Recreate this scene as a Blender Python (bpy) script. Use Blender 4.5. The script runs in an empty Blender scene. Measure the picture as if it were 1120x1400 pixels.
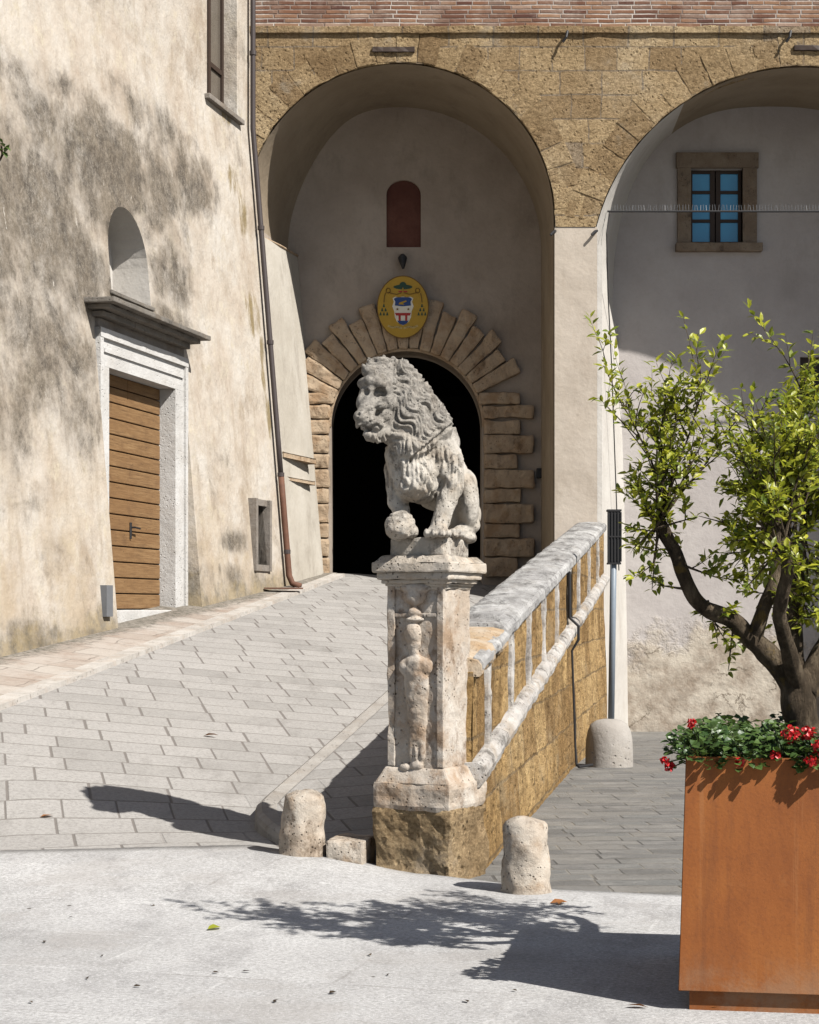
import bpy, bmesh, math, random
import numpy as np
from mathutils import Vector, Matrix, noise

random.seed(7)
C = bpy.context.scene.collection
F, CX, HY, EYE = 2500.0, 560.0, 833.0, 1.65          # focal length in px of the 1120x1400 photograph, axis, horizon, eye height
R = math.radians

# ------------------------------------------------------------------ camera, sky, sun
cam = bpy.data.cameras.new('camera'); co = bpy.data.objects.new('camera', cam); C.objects.link(co)
cam.sensor_fit = 'VERTICAL'; cam.sensor_height = 36.0; cam.lens = F / 1400 * 36.0
cam.shift_y = (HY - 700) / 1400.0; cam.clip_end = 2000
co.location = (0, 0, EYE); co.rotation_euler = (R(90), 0, 0)
bpy.context.scene.camera = co
SUN_D = Vector((-.735, .645, -1.0)).normalized()       # direction the light travels
w = bpy.data.worlds.new('World'); bpy.context.scene.world = w; w.use_nodes = True
nt = w.node_tree; bg = nt.nodes['Background']
sky = nt.nodes.new('ShaderNodeTexSky'); sky.sky_type = 'NISHITA'; sky.sun_disc = False
sky.sun_elevation = math.asin(-SUN_D.z); sky.sun_rotation = math.atan2(-SUN_D.x, -SUN_D.y)
nt.links.new(sky.outputs[0], bg.inputs[0]); bg.inputs[1].default_value = 0.05
sl = bpy.data.lights.new('sun', 'SUN'); sl.energy = 5.0; sl.angle = R(0.5); sl.color = (1.0, .965, .91)
so = bpy.data.objects.new('sun', sl); C.objects.link(so); so.location = (8, -6, 12)
so.rotation_euler = SUN_D.to_track_quat('-Z', 'Y').to_euler()
vs = bpy.context.scene.view_settings
vs.view_transform = 'Standard'; vs.look = 'None'; vs.gamma = 1; vs.exposure = 1.15

# ------------------------------------------------------------------ helpers: places
def P(px, py, D):
    return Vector(((px - CX) / F * D, D, EYE + (HY - py) / F * D))
def G(px, py, z=0.0):                                 # point of the horizontal plane z seen at a pixel
    return P(px, py, (EYE - z) * F / (py - HY))
def smooth(a, b, x):
    t = min(1, max(0, (x - a) / (b - a))); return t * t * (3 - 2 * t)

# ------------------------------------------------------------------ helpers: objects
def tag(o, label=None, cat=None, group=None, kind=None):
    if label: o['label'] = label
    if cat: o['category'] = cat
    if group: o['group'] = group
    if kind: o['kind'] = kind
    return o
def empty(name, loc, rz=0, label=None, cat=None, group=None):
    o = bpy.data.objects.new(name, None); C.objects.link(o); o.location = loc; o.rotation_euler = (0, 0, rz)
    o.empty_display_size = .2
    return tag(o, label, cat, group)
def obj(name, me, mat=None, parent=None, loc=None, smooth_=False):
    if isinstance(me, bmesh.types.BMesh):
        bm = me; me = bpy.data.meshes.new(name); bm.to_mesh(me); bm.free()
    elif isinstance(me, tuple):
        v, f = me; me = bpy.data.meshes.new(name); me.from_pydata([tuple(p) for p in v], [], f); me.update()
    o = bpy.data.objects.new(name, me); C.objects.link(o)
    if mat is not None and not me.materials:
        for m in (mat if isinstance(mat, (list, tuple)) else [mat]): me.materials.append(m)
    if parent: o.parent = parent
    if loc: o.location = loc
    if smooth_: me.polygons.foreach_set('use_smooth', [True] * len(me.polygons))
    return o
def local(v, root):                                   # world points -> the frame of an Empty
    m = Matrix.Translation(root.location) @ Matrix.Rotation(root.rotation_euler.z, 4, 'Z')
    mi = m.inverted(); return [mi @ Vector(p) for p in v]
def wobj(name, v, f, mat, root=None, smooth_=False):   # mesh given in world points
    if root: return obj(name, (local(v, root), f), mat, root, smooth_=smooth_)
    c = Vector((sum(p[0] for p in v) / len(v), sum(p[1] for p in v) / len(v), min(p[2] for p in v)))
    return obj(name, ([Vector(p) - c for p in v], f), mat, None, c, smooth_)
def copy_tree(o, parent=None):
    c = o.copy(); C.objects.link(c); c.parent = parent
    for ch in o.children: copy_tree(ch, c)
    return c
def fixn(bm):
    bmesh.ops.recalc_face_normals(bm, faces=bm.faces); return bm
def box_bm(x0, x1, y0, y1, z0, z1):
    bm = bmesh.new(); bmesh.ops.create_cube(bm, size=1)
    for v in bm.verts:
        v.co = Vector((x0 + (v.co.x + .5) * (x1 - x0), y0 + (v.co.y + .5) * (y1 - y0), z0 + (v.co.z + .5) * (z1 - z0)))
    return bm
def rough(bm, cell=.04, bev=.02, amp=.008, sc=6.0, chip=.0, seed=0.0):   # worn stone block from a plain one
    if bev: bmesh.ops.bevel(bm, geom=list(bm.edges), offset=bev, segments=2, profile=.6, affect='EDGES')
    for _ in range(6):
        es = [e for e in bm.edges if e.calc_length() > cell * 1.6]
        if not es: break
        bmesh.ops.subdivide_edges(bm, edges=es, cuts=1, use_grid_fill=True)
    bmesh.ops.triangulate(bm, faces=[f for f in bm.faces if len(f.verts) > 4])
    bm.normal_update()
    so_ = Vector((seed, seed * 1.7, seed * .3))
    for v in bm.verts:
        p = v.co * sc + so_
        d = noise.fractal(p, .9, 2.1, 4) * amp
        if chip:
            c = noise.noise(v.co * sc * .45 + so_ * 2)
            if c > .18: d -= (c - .18) * chip
        v.co += v.normal * d
    return bm
def join(*bms):
    out = bmesh.new()
    for b in bms:
        me = bpy.data.meshes.new('t'); b.to_mesh(me); b.free(); out.from_mesh(me); bpy.data.meshes.remove(me)
    return out
def tube(pts, rad, seg=8, cap=True):
    pts = [Vector(p) for p in pts]; n = len(pts); rad = rad if isinstance(rad, (list, tuple)) else [rad] * n
    v, f = [], []; up = Vector((.13, .21, .97)); prev = None
    for i, p in enumerate(pts):
        t = (pts[min(i + 1, n - 1)] - pts[max(i - 1, 0)]).normalized()
        a = (prev - t * prev.dot(t)) if prev else t.cross(up)
        if a.length < 1e-5: a = t.cross(Vector((1, 0, 0)))
        a.normalize(); prev = a; b = t.cross(a)
        for k in range(seg):
            an = 2 * math.pi * k / seg; v.append(p + (a * math.cos(an) + b * math.sin(an)) * rad[i])
    for i in range(n - 1):
        for k in range(seg):
            k2 = (k + 1) % seg; f.append((i * seg + k, i * seg + k2, (i + 1) * seg + k2, (i + 1) * seg + k))
    if cap: f.append(tuple(range(seg))[::-1]); f.append(tuple((n - 1) * seg + k for k in range(seg)))
    return v, f
def addto(V, Fc, vf):
    o = len(V); V.extend(vf[0]); Fc.extend(tuple(i + o for i in q) for q in vf[1])
def prism(poly, axis_vec):                            # closed solid from a planar outline and an extrusion vector
    n = len(poly); v = [Vector(p) for p in poly] + [Vector(p) + Vector(axis_vec) for p in poly]
    f = [tuple(range(n)), tuple(range(2 * n - 1, n - 1, -1))] + [(i, i + n, (i + 1) % n + n, (i + 1) % n) for i in range(n)]
    bm = bmesh.new(); bv = [bm.verts.new(p) for p in v]
    for q in f: bm.faces.new([bv[i] for i in q])
    return fixn(bm)
def evaluated(o):
    bpy.context.view_layer.update(); dg = bpy.context.evaluated_depsgraph_get()
    return bpy.data.meshes.new_from_object(o.evaluated_get(dg))
def cut(bm, cutters):
    o = obj('cut_base', bm); cs = []
    for c in cutters:
        k = obj('cutter', c); cs.append(k)
        m = o.modifiers.new('b', 'BOOLEAN'); m.operation = 'DIFFERENCE'; m.solver = 'EXACT'; m.object = k
    me = evaluated(o); bpy.data.objects.remove(o)
    for k in cs: bpy.data.objects.remove(k)
    return me
def blob_mesh(balls, voxel, post=None, it=0):          # one continuous surface grown round many ellipsoids
    bm = bmesh.new()
    for (c, r) in balls:
        r = r if isinstance(r, (tuple, list)) else (r, r, r)
        m = Matrix.Translation(c) @ Matrix.Diagonal((r[0], r[1], r[2], 1))
        bmesh.ops.create_icosphere(bm, subdivisions=3, radius=1, matrix=m)
    o = obj('blob', bm); m = o.modifiers.new('r', 'REMESH'); m.mode = 'VOXEL'; m.voxel_size = voxel
    if it:
        s = o.modifiers.new('s', 'SMOOTH'); s.iterations = it; s.factor = .5
    me = evaluated(o); bpy.data.objects.remove(o)
    if post:
        nv = len(me.vertices); cos = [v.co.copy() for v in me.vertices]; nos = [v.normal.copy() for v in me.vertices]
        for i in range(nv): me.vertices[i].co = cos[i] + nos[i] * post(cos[i], nos[i])
    me.update(); return me
def caps(p0, r0, p1, r1, n=9):
    return [(Vector(p0).lerp(Vector(p1), i / (n - 1)), r0 + (r1 - r0) * i / (n - 1)) for i in range(n)]

# ------------------------------------------------------------------ helpers: materials
ALB = .487                                              # sun-bleached swatches brought down to real stone reflectance
BDH = .19                                               # height of one door board
class Mat:
    def __init__(s, name, rough=.9, spec=.25):
        s.m = bpy.data.materials.new(name); s.m.use_nodes = True; s.t = s.m.node_tree
        s.b = s.t.nodes['Principled BSDF']; s.b.inputs['Roughness'].default_value = rough
        s.b.inputs['Specular IOR Level'].default_value = spec
        s.tc = s.t.nodes.new('ShaderNodeTexCoord'); s.co = s.tc.outputs['Object']; s.h = None
    def set(s, n, k, v):
        if v is None: return
        i = n.inputs[k]
        if isinstance(v, bpy.types.NodeSocket): s.t.links.new(v, i)
        else: i.default_value = (*v, 1) if (isinstance(v, tuple) and len(v) == 3 and i.type == 'RGBA') else v
    def math(s, op, a, b=None, c=None, clamp=False):
        n = s.t.nodes.new('ShaderNodeMath'); n.operation = op; n.use_clamp = clamp
        for i, v in enumerate((a, b, c)): s.set(n, i, v)
        return n.outputs[0]
    def vmath(s, op, a, b=None):
        n = s.t.nodes.new('ShaderNodeVectorMath'); n.operation = op; s.set(n, 0, a); s.set(n, 1, b); return n.outputs[0]
    def sep(s, v=None):
        n = s.t.nodes.new('ShaderNodeSeparateXYZ'); s.set(n, 0, v or s.co); return n.outputs
    def comb(s, x=0., y=0., z=0.):
        n = s.t.nodes.new('ShaderNodeCombineXYZ'); s.set(n, 0, x); s.set(n, 1, y); s.set(n, 2, z); return n.outputs[0]
    def map(s, sc=(1, 1, 1), rot=(0, 0, 0), loc=(0, 0, 0), v=None):
        n = s.t.nodes.new('ShaderNodeMapping'); s.set(n, 0, v or s.co); n.inputs['Scale'].default_value = sc
        n.inputs['Rotation'].default_value = rot; n.inputs['Location'].default_value = loc; return n.outputs[0]
    def noise(s, sc=5., det=6., ro=.6, v=None, dist=0., col=False):
        n = s.t.nodes.new('ShaderNodeTexNoise'); s.set(n, 'Vector', v or s.co); n.inputs['Scale'].default_value = sc
        n.inputs['Detail'].default_value = det; n.inputs['Roughness'].default_value = ro; n.inputs['Distortion'].default_value = dist
        return n.outputs['Color' if col else 'Fac']
    def voro(s, sc=5., v=None, feat='F1', out='Distance', rnd=1.):
        n = s.t.nodes.new('ShaderNodeTexVoronoi'); s.set(n, 'Vector', v or s.co); n.inputs['Scale'].default_value = sc
        n.feature = feat; n.inputs['Randomness'].default_value = rnd; return n.outputs[out]
    def white(s, v):
        n = s.t.nodes.new('ShaderNodeTexWhiteNoise'); n.noise_dimensions = '3D'; s.set(n, 'Vector', v); return n.outputs['Value']
    def step(s, x, a, b):                              # smooth 0..1 between a and b
        n = s.t.nodes.new('ShaderNodeMapRange'); n.interpolation_type = 'SMOOTHSTEP'; s.set(n, 0, x)
        n.inputs[1].default_value = a; n.inputs[2].default_value = b; return n.outputs[0]
    def mix(s, f, a, b, mode='MIX'):
        n = s.t.nodes.new('ShaderNodeMix'); n.data_type = 'RGBA'; n.blend_type = mode; n.clamp_factor = True; n.clamp_result = False
        s.set(n, 0, f); s.set(n, 6, a); s.set(n, 7, b); return n.outputs[2]
    def ramp(s, f, stops):
        n = s.t.nodes.new('ShaderNodeValToRGB'); s.set(n, 0, f); e = n.color_ramp.elements
        while len(e) < len(stops): e.new(.5)
        for q, (p, c) in zip(e, stops): q.position = p; q.color = (*c, 1)
        return n.outputs[0]
    def bump(s, h, st=.5, d=.02):
        n = s.t.nodes.new('ShaderNodeBump'); n.inputs['Strength'].default_value = st; n.inputs['Distance'].default_value = d
        s.set(n, 'Height', h)
        if s.h: s.set(n, 'Normal', s.h)
        s.h = n.outputs[0]; s.set(s.b, 'Normal', s.h)
    def blob(s, u, v, cu, cv, ru, rv):                 # soft elliptical patch in the u,v plane
        a = s.math('MULTIPLY', s.math('SUBTRACT', u, cu), 1 / ru); b = s.math('MULTIPLY', s.math('SUBTRACT', v, cv), 1 / rv)
        d = s.math('ADD', s.math('MULTIPLY', a, a), s.math('MULTIPLY', b, b))
        return s.step(d, 1.6, 0.)
    def courses(s, u, v, rowh, ln, ju, jv, wob=.25):   # stone courses: joint mask, per-stone random
        row = s.math('FLOOR', s.math('DIVIDE', v, rowh)); rnd = s.white(s.comb(row, 3.1, 1.7))
        l = s.math('MULTIPLY_ADD', s.white(s.comb(row, 7.3, .2)), ln * wob, ln * (1 - wob * .5))
        uu = s.math('ADD', s.math('DIVIDE', u, l), s.math('MULTIPLY', rnd, 5.3))
        iu = s.math('FLOOR', uu); fu = s.math('SUBTRACT', uu, iu); fv = s.math('SUBTRACT', s.math('DIVIDE', v, rowh), row)
        eu = s.math('MULTIPLY', s.math('MINIMUM', fu, s.math('SUBTRACT', 1., fu)), ln)
        ev = s.math('MULTIPLY', s.math('MINIMUM', fv, s.math('SUBTRACT', 1., fv)), rowh)
        mu = s.step(eu, ju, ju * .35); mv = s.step(ev, jv, jv * .35)
        return s.math('MAXIMUM', mu, mv), s.white(s.comb(iu, row, .7)), mu, mv
    def done(s, col, alb=None):
        a = ALB if alb is None else alb
        if a != 1: col = s.mix(1., col, (a, a, a), 'MULTIPLY')
        s.set(s.b, 'Base Color', col); return s.m

def flat_mat(name, c, rough_=.6, var=.15, metal=0.):
    k = Mat(name, rough_); k.b.inputs['Metallic'].default_value = metal
    n = k.noise(14, 5); lo = tuple(x * (1 - var) for x in c); hi = tuple(min(1, x * (1 + var)) for x in c)
    k.bump(k.noise(60, 4), .15, .004)
    return k.done(k.mix(n, lo, hi), .62)

# ------------------------------------------------------------------ the left building's wall plane (battered below, upright above)
WO = Vector((-1.78, 27.3, 0)); WANG = math.atan2(.9706, .2407); ZB, ZT, BAT = 1.98, 8.78, .0844
E1 = Vector((.2407, .9706, 0)); NI = Vector((-.9706, .2407, 0))          # along the wall (away), into the wall
def wall_y(z): return BAT * (min(z, ZT) - ZB)
def hit(px, py, y=None):                               # pixel -> (along, into, up) on the wall, or on an upright plane y
    d = Vector(((px - CX) / F, 1, (HY - py) / F)); o = Vector((0, 0, EYE)) - WO
    if y is None:
        k = NI + Vector((0, 0, -BAT)); D = (-BAT * ZB - o.dot(k)) / d.dot(k)
        p = o + d * D
        if p.z > ZT: return hit(px, py, wall_y(ZT))
    else:
        D = (y - o.dot(NI)) / d.dot(NI); p = o + d * D
    return p.dot(E1), p.dot(NI), p.z

# ------------------------------------------------------------------ materials
def m_plaster_left():
    k = Mat('weathered_cream_plaster', .95, .15); x, y, z = k.sep()
    big = k.noise(.35, 6, .6); mid = k.noise(1.3, 8, .65); fine = k.noise(9, 8, .7)
    col = k.ramp(mid, [(.28, (.54, .445, .35)), (.5, (.68, .605, .515)), (.72, (.77, .72, .65))])
    col = k.mix(k.step(k.noise(3.2, 6, .7), .52, .72), col, (.70, .62, .49))
    sm = k.math('MULTIPLY', k.step(k.noise(1.9, 10, .74, k.map((.8, 1, .62), (0, R(20), 0))), .47, .66), k.step(k.noise(.5, 4), .36, .6))
    col = k.mix(k.math('MULTIPLY', sm, .62), col, (.36, .275, .19))
    col = k.mix(k.math('MULTIPLY', k.step(k.noise(6.5, 9, .78, k.map((1, 1, .6))), .53, .70), .45), col, (.33, .265, .20))
    # warm ochre patches low on the wall
    low = k.math('MULTIPLY', k.step(z, 4.2, 1.6), k.step(k.noise(1.1, 7, .65), .42, .62))
    col = k.mix(k.math('MULTIPLY', low, .45), col, (.47, .345, .19))
    stv = k.map((1.6, 1, .28)); st = k.noise(2.2, 7, .65, stv)
    col = k.mix(k.math('MULTIPLY', k.step(st, .53, .68), .3), col, (.38, .30, .20))
    # mould: grey brown patches where the wall stays damp
    s = None
    for (px, py, rx, ry, a) in [(30, 250, 85, 70, .9), (110, 210, 70, 55, .9), (185, 235, 60, 50, .95), (150, 275, 95, 55, .8), (60, 345, 90, 60, .95),
                                (265, 250, 26, 42, .8), (232, 365, 26, 42, .85), (120, 385, 60, 50, .95), (30, 430, 60, 60, .6), (75, 480, 50, 95, .75),
                                (105, 560, 32, 60, .6), (15, 560, 30, 80, .6), (110, 150, 70, 30, .6), (215, 175, 40, 30, .6), (35, 120, 50, 30, .3), (215, 440, 45, 26, .7),
                                (20, 660, 40, 30, .25), (75, 760, 16, 22, .5), (325, 740, 16, 14, .6), (20, 870, 60, 18, .5), (320, 790, 50, 14, .45)]:
        h = hit(px, py); hx = hit(px + 20, py); dx = abs(hx[0] - h[0]) / 20; hz = hit(px, py + 20); dz = abs(hz[2] - h[2]) / 20
        b = k.math('MULTIPLY', k.blob(x, z, h[0], h[2], rx * 1.35 * dx, ry * 1.35 * dz), a); s = b if s is None else k.math('MAXIMUM', s, b)
    dv = k.map((.95, 1, .95), (0, R(24), 0)); dn = k.math('MULTIPLY_ADD', k.noise(4.5, 8, .7, k.map((.9, 1, .8))), .35, k.math('MULTIPLY', k.noise(1.1, 9, .66, dv, .8), .65))
    mm = k.step(k.math('ADD', k.math('MULTIPLY', s, .76), k.math('MULTIPLY_ADD', dn, 3.3, -1.65)), .08, .78)
    mm = k.math('MULTIPLY', mm, k.math('MULTIPLY_ADD', k.step(k.math('MULTIPLY_ADD', k.noise(13, 8, .8, k.map((1, 1, .8))), .5, k.math('MULTIPLY', k.noise(48, 6, .85), .5)), .38, .56), .52, .48))
    mold = k.mix(k.step(k.noise(2.4, 9, .75), .36, .64), (.05, .042, .034), (.19, .155, .115))
    col = k.mix(k.math('MULTIPLY', k.math('MULTIPLY', s, k.step(k.noise(1.4, 9, .72), .30, .62)), .55), col, (.33, .285, .235))
    col = k.mix(k.math('MULTIPLY', mm, .93), col, mold)
    # flakes where the render has fallen and shows white
    fl = k.math('MULTIPLY', k.step(k.noise(7, 6, .8, k.map((1.3, 1, .42))), .635, .665), k.step(s, .3, .7))
    col = k.mix(k.math('MULTIPLY', fl, .85), col, (.66, .61, .54))
    o = None
    for (px, py, rx, ry) in [(320, 245, 9, 28), (332, 290, 7, 40), (345, 430, 12, 40), (360, 500, 6, 45), (367, 570, 5, 40), (255, 610, 5, 40), (310, 160, 8, 12)]:
        h = hit(px, py); hx = hit(px + 6, py); dx = abs(hx[0] - h[0]) / 6; hz = hit(px, py + 20); dz = abs(hz[2] - h[2]) / 20
        b = k.blob(x, z, h[0], h[2], rx * dx, ry * dz); o = b if o is None else k.math('MAXIMUM', o, b)
    on = k.step(k.math('ADD', k.math('MULTIPLY', o, .42), k.math('MULTIPLY', k.noise(2.5, 9, .75, k.map((2.2, 1, .6))), 1.5)), 1.0, 1.28)
    col = k.mix(k.math('MULTIPLY', on, .85), col, k.mix(k.noise(4, 4), (.34, .23, .07), (.20, .16, .08)))
    col = k.mix(k.math('MULTIPLY', k.step(fine, .3, .75), .3), col, k.mix(.5, col, (.25, .2, .14)), )
    hb = k.math('SUBTRACT', z, k.math('MULTIPLY_ADD', x, .0845, 2.05)); bm_ = k.step(k.math('ADD', hb, k.math('MULTIPLY_ADD', k.noise(2.2, 9, .72), 1.5, -.75)), .32, -.05)
    col = k.mix(k.math('MULTIPLY', bm_, .75), col, k.mix(k.step(k.noise(4, 8, .75), .36, .62), (.17, .145, .105), (.40, .31, .17)))
    k.bump(k.noise(1.2, 5), .5, .12); k.bump(k.noise(7, 8, .7), .45, .03); k.bump(k.noise(55, 5, .7), .35, .008)
    return k.done(col)

def m_plaster(name, a, b, dirt=(.22, .19, .16), dirt_amt=.5, low=None):
    k = Mat(name, .95, .15); x, y, z = k.sep()
    n = k.noise(.9, 8, .62); col = k.mix(k.step(n, .3, .7), a, b)
    col = k.mix(k.math('MULTIPLY', k.step(k.noise(2.1, 8, .7, k.map((1, 1, .5))), .50, .70), dirt_amt), col, dirt)
    col = k.mix(k.math('MULTIPLY', k.step(k.noise(16, 6, .75), .45, .75), .22), col, dirt)
    if low:
        e = k.step(k.math('ADD', z, k.math('MULTIPLY', k.noise(.55, 9, .66), 4.2)), low + 2.5, low + 2.0)
        st = k.mix(k.step(k.noise(1.6, 9, .72), .36, .62), (.36, .29, .225), (.66, .59, .49))
        st = k.mix(k.math('MULTIPLY', k.step(k.voro(1.3, k.vmath('ADD', k.map((.7, .7, 1.3)), k.noise(2, 6, .7, None, 0, True)), 'DISTANCE_TO_EDGE'), .035, .0), k.step(k.noise(1.2, 4), .45, .6)), st, (.20, .16, .12))
        col = k.mix(e, col, st)
        k.bump(k.math('MULTIPLY', e, k.noise(1.8, 7, .62)), .55, .12)
    k.bump(k.noise(1.0, 5), .4, .1); k.bump(k.noise(9, 8, .7), .3, .02); k.bump(k.noise(70, 4, .7), .25, .006)
    return k.done(col)

def m_tufa(name='ochre_tufa', rowh=.36, ln=.62, plane='xz', tint=(1, 1, 1), joints=True, dark=1.0):
    k = Mat(name, .95, .1); x, y, z = k.sep(); u = x if plane == 'xz' else y
    wv = k.math('MULTIPLY_ADD', k.noise(1.7, 3), .06, z); wu = k.math('MULTIPLY_ADD', k.noise(2.3, 3), .08, u)
    if plane == 'yz': k.co = k.map((1, .38, 1))
    t = lambda c: tuple(q * w_ * dark for q, w_ in zip(c, tint))
    n = k.noise(.7, 7, .6)
    col = k.ramp(n, [(.3, t((.46, .325, .175))), (.5, t((.71, .53, .305))), (.7, t((.86, .69, .45)))])
    if joints:
        j, r, mu, mv = k.courses(wu, wv, rowh, ln, .017, .016, .7)
        col = k.mix(k.math('MULTIPLY', k.step(r, .15, 1.), .62), col, t((.35, .225, .115)))
        col = k.mix(k.math('MULTIPLY', k.step(r, .9, .93), .5 if plane == 'xz' else .12), col, t((.52, .45, .36)))
        jn = k.math('MULTIPLY', j, k.step(k.noise(2.5, 5, .7), .30, .5))
        col = k.mix(k.math('MULTIPLY', jn, .9), col, k.mix(k.noise(5, 3), t((.17, .11, .06)), t((.56, .49, .40))))
        k.bump(k.math('SUBTRACT', 1., j), .5, .035); k.bump(r, .5, .03)
    if not joints:
        oi = k.t.nodes.new('ShaderNodeObjectInfo'); col = k.mix(k.math('MULTIPLY', oi.outputs['Random'], .6), col, t((.27, .165, .08)))
    if plane == 'yz':
        sk = k.step(k.noise(.8, 9, .75, k.map((1, 3.2, .5))), .50, .64); col = k.mix(k.math('MULTIPLY', sk, .5), col, t((.19, .125, .065)))
        sk = k.step(k.noise(1.3, 8, .75, k.map((1, 3., .45), loc=(3, 7, 1))), .58, .68); col = k.mix(k.math('MULTIPLY', sk, .5), col, t((.54, .47, .37)))
    rg = k.noise(9, 8, .8, k.map((1, 1, 1.5))); col = k.mix(k.math('MULTIPLY', k.step(rg, .49, .62), .55), col, t((.20, .125, .06)))
    col = k.mix(k.math('MULTIPLY', k.step(k.noise(11, 7, .75), .56, .70), .45), col, t((.62, .49, .32)))
    if plane == 'yz' : pk = k.noise(11, 8, .8, k.map((1, .9, .8)))
    else: pk = k.noise(24, 6, .8, k.map((.8, .8, 1.05)))
    col = k.mix(k.step(pk, .36, .66), k.mix(1., col, (.66, .63, .60), 'MULTIPLY'), k.mix(1., col, (1.22, 1.21, 1.19), 'MULTIPLY'))
    pits = k.step(k.voro(15, k.map((1, 1, .8))), .30, .08)
    pm = k.math('MULTIPLY', pits, k.step(k.noise(1.6, 4), .34, .6))
    col = k.mix(k.math('MULTIPLY', pm, .4), col, t((.20, .13, .06)))
    col = k.mix(k.math('MULTIPLY', k.step(k.noise(24, 6, .8), .5, .74), .5), col, t((.19, .12, .055)))
    col = k.mix(k.math('MULTIPLY', k.step(k.noise(1.4, 8, .7), .56, .68), .55), col, t((.55, .47, .36)))
    k.bump(k.noise(3.2, 7, .7), .7, .10); k.bump(k.math('SUBTRACT', 1., rg), .9, .09); k.bump(k.noise(20, 8, .75), .7, .03); k.bump(k.math('MULTIPLY', pm, -1.), .8, .045)
    return k.done(col)

def m_brick():
    k = Mat('thin_red_brick', .95, .1); x, y, z = k.sep()
    wz = k.math('MULTIPLY_ADD', k.noise(.9, 4), .05, z)
    j, r, mu, mv = k.courses(x, wz, .066, .29, .012, .014, .6)
    col = k.ramp(r, [(0., (.13, .06, .045)), (.35, (.27, .135, .08)), (.6, (.37, .215, .13)), (.85, (.19, .11, .08)), (1., (.44, .30, .22))])
    col = k.mix(k.math('MULTIPLY', k.step(k.noise(1.6, 8, .75), .46, .66), .45), col, (.50, .38, .30))
    col = k.mix(k.math('MULTIPLY', j, .92), col, k.mix(k.step(k.noise(1.3, 6, .7), .35, .62), (.22, .15, .12), (.74, .67, .60)))
    col = k.mix(k.math('MULTIPLY', k.step(k.noise(.6, 7, .7), .52, .66), .5), col, (.13, .09, .075))
    k.bump(k.math('SUBTRACT', 1., j), .7, .03); k.bump(k.noise(20, 6, .7), .5, .02)
    return k.done(col)

def m_stone(name, a, b, dirt=(.16, .13, .10), pit=.7, warm=(.42, .29, .16), warm_amt=.5, sc=1., top_dirt=0., rnd=False, zgrey=None, thr=.54, ysc=1.):
    k = Mat(name, .92, .2)
    if ysc != 1: k.co = k.map((1, ysc, 1))
    if rnd:
        oi = k.t.nodes.new('ShaderNodeObjectInfo'); k.co = k.vmath('ADD', k.co, k.comb(k.math('MULTIPLY', oi.outputs['Random'], 37.), 5., 2.))
    n = k.noise(3.1 * sc, 9, .65); col = k.mix(k.step(n, .34, .66), a, b)
    col = k.mix(k.math('MULTIPLY', k.step(k.noise(4.3 * sc, 7, .65), .48, .66), warm_amt), col, warm)
    d = k.step(k.noise(6.5 * sc, 10, .75, k.map((1, 1, .7))), thr, thr + .16); col = k.mix(k.math('MULTIPLY', d, .8), col, dirt)
    p = k.step(k.voro(34 * sc), .26, .08); pn = k.math('MULTIPLY', p, k.step(k.noise(5 * sc, 4), .44, .6))
    col = k.mix(k.math('MULTIPLY', pn, pit), col, tuple(q * .6 for q in dirt))
    if zgrey:
        z0, z1, gc, amt = zgrey; zz = k.sep()[2]
        g = k.math('MULTIPLY', k.step(k.math('ADD', zz, k.math('MULTIPLY_ADD', k.noise(5, 7, .7), .5, -.25)), z0, z1), amt)
        col = k.mix(g, col, k.mix(k.step(k.noise(30, 6, .75), .4, .62), gc, (.36, .33, .29)))
    if top_dirt:
        ge = k.t.nodes.new('ShaderNodeNewGeometry'); nz = k.sep(ge.outputs['Normal'])[2]
        t = k.math('MULTIPLY', k.step(nz, .3, .9), k.step(k.noise(7 * sc, 9, .75), .4, .6)); col = k.mix(k.math('MULTIPLY', t, top_dirt), col, (.10, .095, .085))
    k.bump(k.noise(7 * sc, 9, .7), .6, .035); k.bump(k.noise(38 * sc, 8, .75), .55, .012); k.bump(k.math('MULTIPLY', pn, -1.), .8, .018)
    return k.done(col)

def m_plaza():
    k = Mat('pale_plaza_stone', .9, .25); x, y, z = k.sep()
    n = k.noise(.5, 8, .62); col = k.mix(k.step(n, .3, .7), (.60, .59, .575), (.75, .74, .725))
    v = k.map((1, 1, 1), (0, 0, R(16))); sx, sy, _ = k.sep(v)
    j, r, mu, mv = k.courses(sx, sy, .85, 1.25, .013, .013, .5)
    col = k.mix(k.math('MULTIPLY', r, .3), col, (.38, .37, .36))
    col = k.mix(k.math('MULTIPLY', k.math('MULTIPLY', j, k.step(k.noise(1.3, 5), .40, .54)), .62), col, k.mix(k.step(k.noise(.8, 4), .44, .56), (.86, .85, .83), (.34, .32, .30)))
    col = k.mix(k.math('MULTIPLY', k.step(k.noise(2.2, 10, .8, k.map((1, .6, 1), (0, 0, .3))), .46, .66), .55), col, (.25, .24, .235))
    col = k.mix(k.math('MULTIPLY', k.step(k.noise(38, 7, .88), .42, .62), .72), col, (.28, .27, .262))
    col = k.mix(k.math('MULTIPLY', k.step(k.noise(60, 5, .8), .52, .64), .7), col, (.86, .85, .84))
    col = k.mix(k.math('MULTIPLY', k.step(k.noise(.9, 9, .7), .5, .64), .35), col, (.42, .39, .36))
    sp = k.math('MULTIPLY', k.step(k.voro(3.4, k.map((1, .8, 1), (0, 0, .5))), .052, .03), k.step(k.noise(1.9, 3), .5, .56))
    col = k.mix(k.math('MULTIPLY', sp, .85), col, (.07, .055, .045))
    k.bump(k.noise(2.2, 7), .35, .04); k.bump(k.noise(45, 8, .75), .5, .012); k.bump(j, -.2, .006)
    return k.done(col)

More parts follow.
